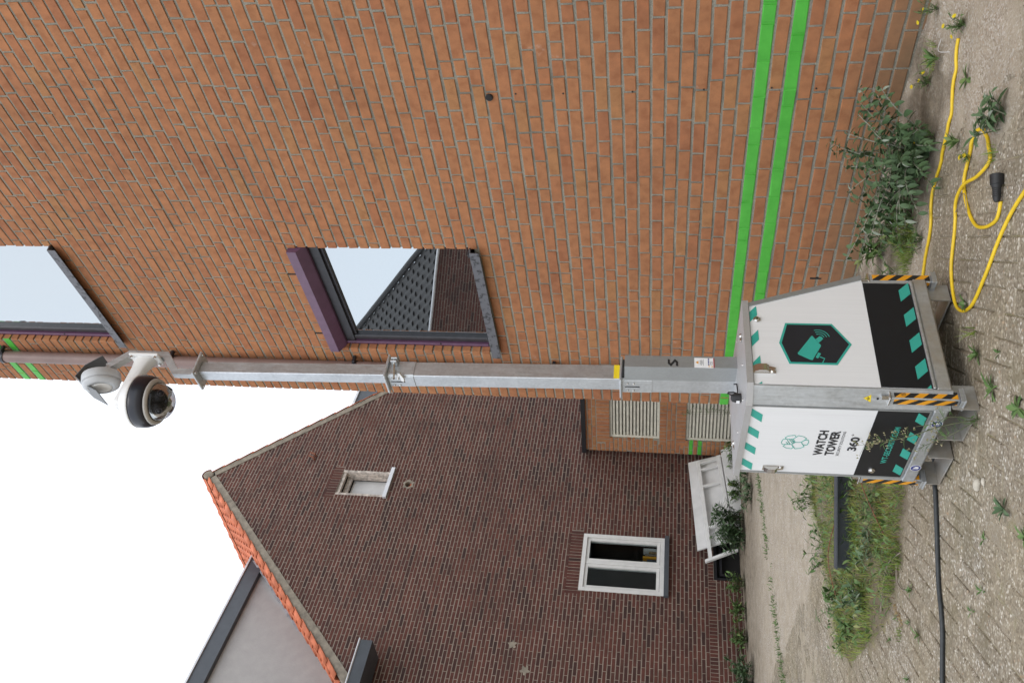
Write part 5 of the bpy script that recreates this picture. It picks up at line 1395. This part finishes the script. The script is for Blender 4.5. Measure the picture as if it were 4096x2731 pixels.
rosette(3.56, 2.52, .08, 9, 'toothed weed lying over the straight yellow cable on the sand', 'leaf', .3, (5, 40))
for i, (x, y) in enumerate(((2.05, 4.95), (1.93, 4.72), (1.82, 4.6), (2.06, 4.6), (1.7, 4.9), (1.78, 5.4), (2.0, 5.15))):
    rosette(x, y, rnd(.03, .06), 8, ['round weed in a paver joint nearest the tip of the grassy bed', 'small weed in a paver joint above the black cable', 'tiny weed between pavers close to the black cable', 'small weed between pavers right of the others above the cable', 'lone weed in a paver joint at the far left', 'tiny weed in the pavers beyond the tip of the bed', 'spreading weed at the near edge of the grassy bed'][i], 'leaf', .3, (15, 70))

# shrub at the wall foot (grey green, opposite leaves)
sh = empty('wall_shrub', (3.86, 3.16, .02)); tag(sh, 'grey green leafy shrub growing at the foot of the orange wall', 'shrub')
LVM = []
for k in range(9):
    b = MB(); tn = rnd(.05, .8) if k < 7 else .97
    leafshape(b, (0, 0, 0), (1, 0, 0), (0, 0, 1), 1, .50 if k < 7 else .36, .22 + .12 * (k % 3), tn, .3)
    m_ = b.mesh('leaf', True, True); m_.materials.append(M['leaf_grey']); LVM.append(m_)
nleaf = 0; shrest = MB()
tips = [(3.98, 3.20, .46), (3.93, 3.33, .36), (3.90, 2.80, .28), (3.92, 2.90, .36), (3.98, 3.02, .34), (3.92, 3.58, .27), (3.95, 3.80, .22), (3.86, 3.98, .25), (3.8, 3.05, .24), (3.74, 3.3, .22), (3.7, 3.55, .17), (3.72, 2.92, .19), (3.62, 3.2, .16), (3.86, 3.45, .33), (3.66, 3.7, .14), (3.78, 3.85, .2), (3.6, 3.0, .12), (3.95, 3.12, .38), (4.05, 2.95, .25), (4.08, 3.4, .32), (3.58, 3.42, .12),
        (3.6, 2.9, .2), (3.55, 3.12, .22), (3.52, 3.3, .14), (3.68, 3.15, .3), (3.72, 3.42, .26), (3.62, 3.55, .22), (3.8, 3.2, .34), (3.58, 3.02, .26), (3.5, 3.2, .1), (3.66, 2.86, .12), (3.75, 3.65, .24), (3.84, 3.0, .3), (3.44, 2.95, .12), (3.46, 3.1, .15), (3.44, 3.22, .08), (3.5, 2.84, .1), (3.42, 3.04, .05), (3.5, 3.36, .1), (3.52, 2.96, .2), (4.0, 3.28, .42), (3.98, 2.86, .36)]
random.shuffle(tips)
for tx, ty, tz in tips:
    bx_, by_ = 3.86 + rnd(-.06, .06), 3.18 + (ty - 3.18) * .25 + rnd(-.05, .05)
    p0, p3 = Vector((bx_, by_, .03)), Vector((tx, ty, tz)); pm = (p0 + p3) * .5 + Vector((rnd(-.03, .03), rnd(-.03, .03), .04))
    sp = spline([p0, pm, p3], 5)
    mb = MB(); mb.tube([p - Vector((3.86, 3.16, .02)) for p in sp], [lerp(.0045, .0016, i / (len(sp) - 1)) for i in range(len(sp))], 5, rnd(.5, 1)); mb.build('stem', M['stem'], sh, tone=True)
    nn = int(6 + (p3 - p0).length * 14)
    for i in range(nn):
        t = .18 + .82 * i / (nn - 1); k = t * (len(sp) - 1); i0 = min(int(k), len(sp) - 2); p = sp[i0].lerp(sp[i0 + 1], k - i0); dr = (sp[i0 + 1] - sp[i0]).normalized()
        for s in (0, 1):
            sidev = dr.orthogonal().normalized(); sidev.rotate(Matrix.Rotation(i * 1.57 + s * math.pi + rnd(-.3, .3), 3, dr))
            d = (sidev + dr * rnd(.25, .7) + Vector((0, 0, rnd(-.35, .1)))).normalized(); L = rnd(.042, .08) * (1.15 - .5 * t)
            up = Vector((0, 0, 1)); y_ = up.cross(d).normalized() if abs(d.z) < .95 else Vector((0, 1, 0)); z_ = d.cross(y_)
            q = p - Vector((3.86, 3.16, .02))
            mw = Matrix(((d.x * L, y_.x * L, z_.x * L, q.x), (d.y * L, y_.y * L, z_.y * L, q.y), (d.z * L, y_.z * L, z_.z * L, q.z), (0, 0, 0, 1)))
            vi = random.randrange(7) if t < .9 or s else 7 + random.randrange(2)
            if nleaf < 300: link('leaf', LVM[vi], sh, mw)
            else: shrest.add([tuple(mw @ v_.co) for v_ in LVM[vi].vertices], [tuple(p_.vertices) for p_ in LVM[vi].polygons], [.2, .4, .6][nleaf % 3])
            nleaf += 1

tag(shrest.build('foliage', M['leaf_grey'], sh, smooth=True, tone=True), kind='stuff')

# yellow ragwort clumps
def ragwort(x, y, n, h, label):
    z = height(x, y); e = empty('yellow_ragwort', (x, y, z)); tag(e, label, 'wildflower', 'yellow ragworts'); st = MB(); fo = MB()
    for i in range(n):
        d = rdir(30, 80); L = h * rnd(.5, 1); tip = d * L
        st.tube([(0, 0, 0), tuple(d * L * .5 + Vector((0, 0, .02))), tuple(tip)], [.0018, .0014, .001], 5, rnd(0, .5))
        for k in range(12): leafshape(fo, d * L * rnd(.05, .9), rdir(-5, 60), (0, 0, 1), rnd(.02, .05), rnd(.003, .007), .2, rnd(.2, .9))
        if i < 3:
            fl = MB(); ax_ = (d + Vector((-.5, -.6, .6))).normalized(); a_ = ax_.orthogonal().normalized(); b_ = ax_.cross(a_)
            for q in range(11):
                t = 2 * math.pi * q / 11; leafshape(fl, tip, a_ * math.cos(t) + b_ * math.sin(t) + ax_ * .15, ax_, .0125, .0045, .1, rnd(.3, 1), .05)
            fl.lathe([(.004, 0), (.003, .003), (.0005, .0035)], tuple(tip), tuple(ax_), 8, .1); fl.build('flower', M['petal'], e, tone=True)
    tag(st.build('stem', M['stem'], e, tone=True), kind='stuff'); tag(fo.build('foliage', M['leaf'], e, smooth=True, tone=True), kind='stuff')
ragwort(3.80, 2.40, 9, .10, 'yellow flowered ragwort on the sand by the upper end of the yellow cable')
ragwort(3.98, 2.83, 7, .10, 'ragwort with two yellow blooms between the shrub and the wall foot')
ragwort(3.72, 2.98, 5, .12, 'ragwort with yellow blooms poking out of the shrub')
ragwort(4.10, 2.50, 6, .14, 'thin yellow ragwort against the lowest bricks at the edge of the picture')
ragwort(3.24, 2.70, 4, .06, 'small ragwort bloom inside the loop of yellow cable')

# leafy weed over the cable loop, and greenery at the wall foot
def bushy(x, y, r, h, n, label, mat='leaf', Lr=(.03, .06), wr=.32, name='leafy_weed', cat='weed', stems=8, sx=1., sy=1., group=None):
    z = max(0, height(x, y)); e = empty(name, (x, y, z)); tag(e, label, cat); st = MB(); fo = MB()
    for i in range(stems):
        t = rnd(0, 2 * math.pi); q = rnd(.3, 1); tip = Vector((math.cos(t) * r * q * sx, math.sin(t) * r * q * sy, h * rnd(.4, 1)))
        b0 = Vector((tip.x * .45, tip.y * .45, 0)); m_ = b0.lerp(tip, .5) + Vector((0, 0, h * .12)); st.tube([tuple(b0), tuple(m_), tuple(tip)], [.003, .0022, .0012], 5, rnd(0, .8))
        for k in range(n // stems):
            u = rnd(.1, 1); p = b0.lerp(tip, u) + Vector((0, 0, .12 * h * 4 * u * (1 - u))); L = rnd(*Lr)
            leafshape(fo, p, rdir(-15, 55), (0, 0, 1), L, L * wr * rnd(.8, 1.2), rnd(.1, .4), min(1, max(0, random.gauss(.5, .28))))
    tag(st.build('stem', M['stem'], e, tone=True), kind='stuff'); tag(fo.build('foliage', M[mat], e, smooth=True, tone=True), kind='stuff')
    if group: e['group'] = group
    return e
bushy(3.06, 2.38, .15, .10, 90, 'dark leafy weed growing over the loop of the yellow cable', 'leaf_grey', (.035, .075), .36, stems=7)
bushy(3.62, 3.98, .20, .12, 180, 'bright green weed bank at the wall foot behind the right rear of the cabinet', 'leaf', (.025, .05), .3, stems=14, sx=1, sy=1.6)
bushy(3.98, 4.02, .10, .16, 60, 'tall broad leafed weed against the wall beyond the shrub', 'leaf', (.05, .085), .4, stems=6)
bushy(3.66, 3.52, .16, .10, 150, 'bright leafy weeds between the shrub and the rear leg at the wall foot', 'leaf', (.03, .06), .34, stems=12)
bushy(3.86, 3.74, .16, .13, 150, 'broad leafed weeds against the lowest bricks behind the grass tuft', 'leaf', (.04, .07), .36, stems=12)
bushy(3.46, 3.44, .10, .06, 70, 'low weeds under the straight yellow cable near the cabinet', 'leaf', (.02, .04), .34, stems=8)
bushy(3.82, 4.5, .2, .1, 130, 'low green weeds at the foot of the wall behind the cabinet', 'leaf', (.03, .05), .32, stems=10, sy=1.8)
def tuft(x, y, n, h, label, spread=.05, mat='grass', name='grass_tuft'):
    b = MB(); z = max(0, height(x, y))
    for i in range(n): blade(b, (rnd(-1, 1) * spread, rnd(-1, 1) * spread, 0), rdir(35, 88), h * rnd(.4, 1), rnd(.002, .0045), min(.8, max(0, random.gauss(.4, .25))))
    o = b.build(name, M[mat], None, smooth=True, tone=True); o.location = (x, y, z); tag(o, label, 'grass', 'grass tufts')
tuft(3.62, 3.62, 420, .12, 'thick tuft of grass between shrub and cabinet at the wall foot', .13)
tuft(2.58, 3.10, 16, .12, 'wispy dry grass in front of the cabinet near its middle', .012)
tuft(4.02, 2.72, 60, .09, 'fine grass at the wall foot among the ragwort', .06)
tuft(3.02, 2.50, 26, .09, 'thin grass leaves inside the coil of yellow cable', .03)
tuft(2.3, 4.72, 40, .1, 'grass growing under the rear left leg of the cabinet', .06)
tuft(1.95, 4.93, 30, .06, 'short grass in the paver joints beside the bed', .03)

# fleabane in front of the cabinet
fb = empty('fleabane', (2.245, 3.27, .004)); tag(fb, 'tall fleabane with fluffy seed heads standing in front of the cabinet door', 'wildflower')
def lface(a, c, off=-.05): return C0 + E1 * a + E2 * off + EU * c - Vector((2.245, 3.27, .004))
stm = MB(); fol = MB(); flu = MB()
def fstem(pl_, r0, leafy, fluffy):
    sp = spline(pl_, 6); n = len(sp)
    stm.tube([tuple(p) for p in sp], [lerp(r0, .001, i / (n - 1)) for i in range(n)], 6, .3)
    for i in range(leafy):
        p = sp[random.randrange(int(n * .05), int(n * .85))]; leafshape(fol, p, rdir(5, 65), (0, 0, 1), rnd(.025, .06), rnd(.004, .008), .25, rnd(.2, .8), .1)
    for i in range(fluffy):
        p = sp[random.randrange(int(n * .45), n)]; d = rdir(5, 70) * rnd(.015, .06); q = p + d
        stm.tube([tuple(p), tuple(q)], .0006, 4, .3); 
        for k in range(3):
            r = q + Vector((rnd(-.008, .008), rnd(-.008, .008), rnd(-.004, .01)))
            flu.lathe([(.001, -.003), (.002, 0), (.003, .0035), (.001, .0045)], tuple(r), tuple(rdir(20, 90)), 6, rnd(0, 1))
fstem([Vector((0, 0, 0)), lface(.12, .03), lface(.20, .13), lface(.245, .21), lface(.262, .30)], .003, 34, 26)
fstem([lface(.235, .19), lface(.26, .25), lface(.29, .31)], .0015, 8, 9)
fstem([Vector((0, 0, 0)), lface(.17, -.03), lface(.24, .03), lface(.31, .09)], .0025, 26, 12)
fstem([Vector((0, 0, 0)), lface(.05, .02), lface(.10, .06), lface(.13, .13)], .002, 20, 6)
tag(stm.build('stem', M['stem'], fb, tone=True), kind='stuff'); tag(fol.build('foliage', M['leaf'], fb, smooth=True, tone=True), kind='stuff'); tag(flu.build('seed_heads', M['fluff'], fb, tone=True), kind='stuff')

# weed bed behind the cabinet
gb_ = MB(); lb = MB()
bx0, bx1, by0, by1 = 2.05, 4.3, 4.2, 7.15; n = 0
while n < 17000:
    x, y = rnd(bx0, bx1), rnd(by0, by1)
    if not inpoly(x, y, BED): continue
    n += 1; dens = .5 + .5 * nz3(x, y, 2.2, 11)
    if rnd(0, 1) > dens * 1.5 - .05: continue
    h = rnd(.03, .10) * (.6 + dens); dry = nz3(x, y, 3, 21) > .18
    blade(gb_, (x, y, height(x, y) - .005), rdir(30, 88), h, rnd(.002, .0042), rnd(.75, 1) if rnd(0, 1) < (.5 if dry else .10) else min(.8, max(0, random.gauss(.62 if y > 5.7 and x < 2.75 else .45, .18))))
n = 0
while n < 1900:
    x, y = rnd(bx0, bx1), rnd(by0, by1)
    if not inpoly(x, y, BED) or nz3(x, y, 2.8, 31) < -.12: continue
    n += 1; L = rnd(.025, .065)
    leafshape(lb, (x, y, height(x, y) + rnd(0, .07)), rdir(-5, 65), (0, 0, 1), L, L * rnd(.2, .45), rnd(.1, .4), min(1, max(0, random.gauss(.5, .3))))
o = gb_.build('bed_grass', M['grass'], None, smooth=True, tone=True); tag(o, 'rough grass filling the weed bed behind the cabinet', 'grass', kind='stuff')
o = lb.build('bed_weeds', M['leaf'], None, smooth=True, tone=True); tag(o, 'mixed broad leaved weeds in the bed behind the cabinet', 'weeds', kind='stuff')
for i, (x, y, r, h) in enumerate(((3.05, 4.95, .16, .2), (2.75, 4.95, .16, .15), (3.35, 5.25, .2, .22), (2.55, 5.15, .15, .14), (2.45, 5.7, .16, .14), (2.8, 6.5, .2, .16), (3.3, 6.75, .2, .14), (2.4, 6.15, .13, .10), (3.9, 6.9, .22, .2))):
    bushy(x, y, r, h, 80, ['grey leaved weed clump right beside the rear leg of the cabinet', 'leafy weed clump at the near edge of the bed', 'tall weed clump in front of the steel angle', 'weed clump with long leaves on the near side of the bed', 'weed clump at the left near side of the bed', 'weed clump behind the end of the steel angle', 'low clump on the far side of the bed', 'small clump at the tip of the bed', 'green clump at the far corner of the bed by the cabinet'][i], 'leaf_grey' if i in (0, 3, 4) else 'leaf', (.04, .085), .28, stems=9, name='weed_clump', group='weed clumps in the bed')
# weeds along the far joint and the gable foot
wl_ = MB()
for k in range(800):
    t = rnd(0, 1); x = lerp(6.5, 3.1, t); y = lerp(10.9, 9.6, t) + random.gauss(0, .09) 
    if nz3(x, y, 1.7, 41) < -.2: continue
    leafshape(wl_, (x, y, .005), rdir(0, 80), (0, 0, 1), rnd(.025, .07), rnd(.006, .016), .2, rnd(0, .9))
o = wl_.build('joint_weeds', M['leaf'], None, smooth=True, tone=True); tag(o, 'line of low weeds growing along the joint across the far paving', 'weeds', kind='stuff')
for i, (s_, d, r, h) in enumerate(((2.15, .75, .32, .55), (1.75, .85, .28, .40), (1.2, .4, .2, .3), (.75, .35, .22, .24), (.3, .3, .2, .22), (-.6, .75, .35, .38), (2.5, 1.7, .35, .16), (1.7, 2.0, .35, .16), (2.9, .7, .25, .2), (3.7, .75, .3, .25))):
    p = FG.P(s_, 0, d)
    bushy(p[0], p[1], r, h, 900 if h > .35 else 200, ['tall dark shrub in front of the leaning white panels', 'shrub beside the white batten by the cellar window', 'weed clump under the cellar window', 'weed clump along the gable foot left of the cellar window', 'low weed at the gable foot left of the clumps', 'dark bush at the gable foot on the far left edge', 'grey low weed patch on the paving before the tall shrub', 'grey weed patch on the far paving left of the other', 'weed below the middle of the white panels', 'wispy weed at the right end of the white panels'][i], 'leaf_grey' if i in (0, 1, 5, 6, 7) else 'leaf', (.06, .13), .27, stems=24 if h > .35 else 14, name='gable_weed' if h < .35 else 'gable_shrub', group='plants along the gable foot')
# weed hanging at the louvre
p = FX.P(1.1, 0, .25); bushy(p[0], p[1], .12, 1.0, 60, 'thin leafy plant standing in front of the lower louvre', 'leaf', (.06, .12), .25, stems=4, name='louvre_weed')

# litter: stone crumbs, dry stalks, pine cone debris
def pebble(x, y, r, label, mat='stone'):
    b = MB(); vs = []; fs = []; ph = rnd(0, 6)
    b.lathe([(r * .75, 0), (r * (1 + .15 * math.sin(ph)), r * .25), (r * .7, r * .55), (r * .2, r * .7)], (0, 0, 0), (rnd(-.2, .2), rnd(-.2, .2), 1), 9)
    b.v = [(x_ * (1 + .25 * math.sin(3 * y_ / r + ph)), y_ * (1 + .25 * math.cos(4 * x_ / r)), z_) for x_, y_, z_ in b.v]
    o = b.build('stone', M[mat], smooth=True); o.location = (x, y, .003); tag(o, label, 'stone')
pebble(2.02, 3.42, .035, 'pale crumbled stone on the paving left of the fork pockets'); pebble(2.0, 3.36, .02, 'small stone crumb beside the pale crumbled stone')
def stalk(pts, r, label, mat='wood', name='dry_stalk'):
    b = MB(); b.tube([tuple(p) for p in spline(pts, 5)], r, 5, .9); o = b.build(name, M[mat], tone=True); tag(o, label, 'stalk')
stalk([(2.28, 4.62, .03), (2.32, 4.9, .04), (2.2, 5.25, .02)], .003, 'long dry stalk lying along the near edge of the bed', 'wood')
stalk([(2.35, 4.75, .01), (2.2, 4.8, .02), (2.1, 4.7, .012), (2.12, 4.62, .006)], .004, 'curled dead twig on the pavers beside the bed', 'wood')
stalk([(3.9, 3.55, .05), (3.82, 3.62, .09), (3.7, 3.6, .03)], .0016, 'pale dead stem between shrub and weeds at the wall foot', 'white_board')
stalk([(3.3, 5.0, .05), (2.9, 4.9, .12), (2.5, 4.85, .04)], .003, 'brown arching stem over the near half of the bed', 'rust')
stalk([(2.7, 6.3, .05), (2.9, 6.0, .14), (3.2, 5.9, .06)], .003, 'reddish dry stem over the end of the steel angle', 'rust')
stalk([(4.0, 2.6, .03), (3.93, 2.62, .05), (3.86, 2.58, .02)], .0015, 'pale straw at the foot of the orange wall', 'white_board')
stalk([(2.85, 3.17, .012), (2.78, 3.08, .014), (2.72, 3.13, .008)], .006, 'dry curled leaf debris inside the bend of the yellow cable', 'wood', 'leaf_debris')
stalk([(3.16, 2.95, .02), (3.12, 2.80, .03), (3.03, 2.85, .02)], .0018, 'thin dark twig crossing the yellow cable', 'wood')
b = MB()
for k in range(90):
    t = rnd(0, 1); x = lerp(2.16, 1.98, t) + rnd(-.02, .02); y = lerp(5.0, 4.86, t) + rnd(-.02, .02); blade(b, (x, y, .006), rdir(0, 40), rnd(.015, .04), .004, rnd(.9, 1))
o = b.build('leaf_litter', M['grass'], tone=True); tag(o, 'brown leaf litter strip on the pavers below the bed', 'litter', kind='stuff')
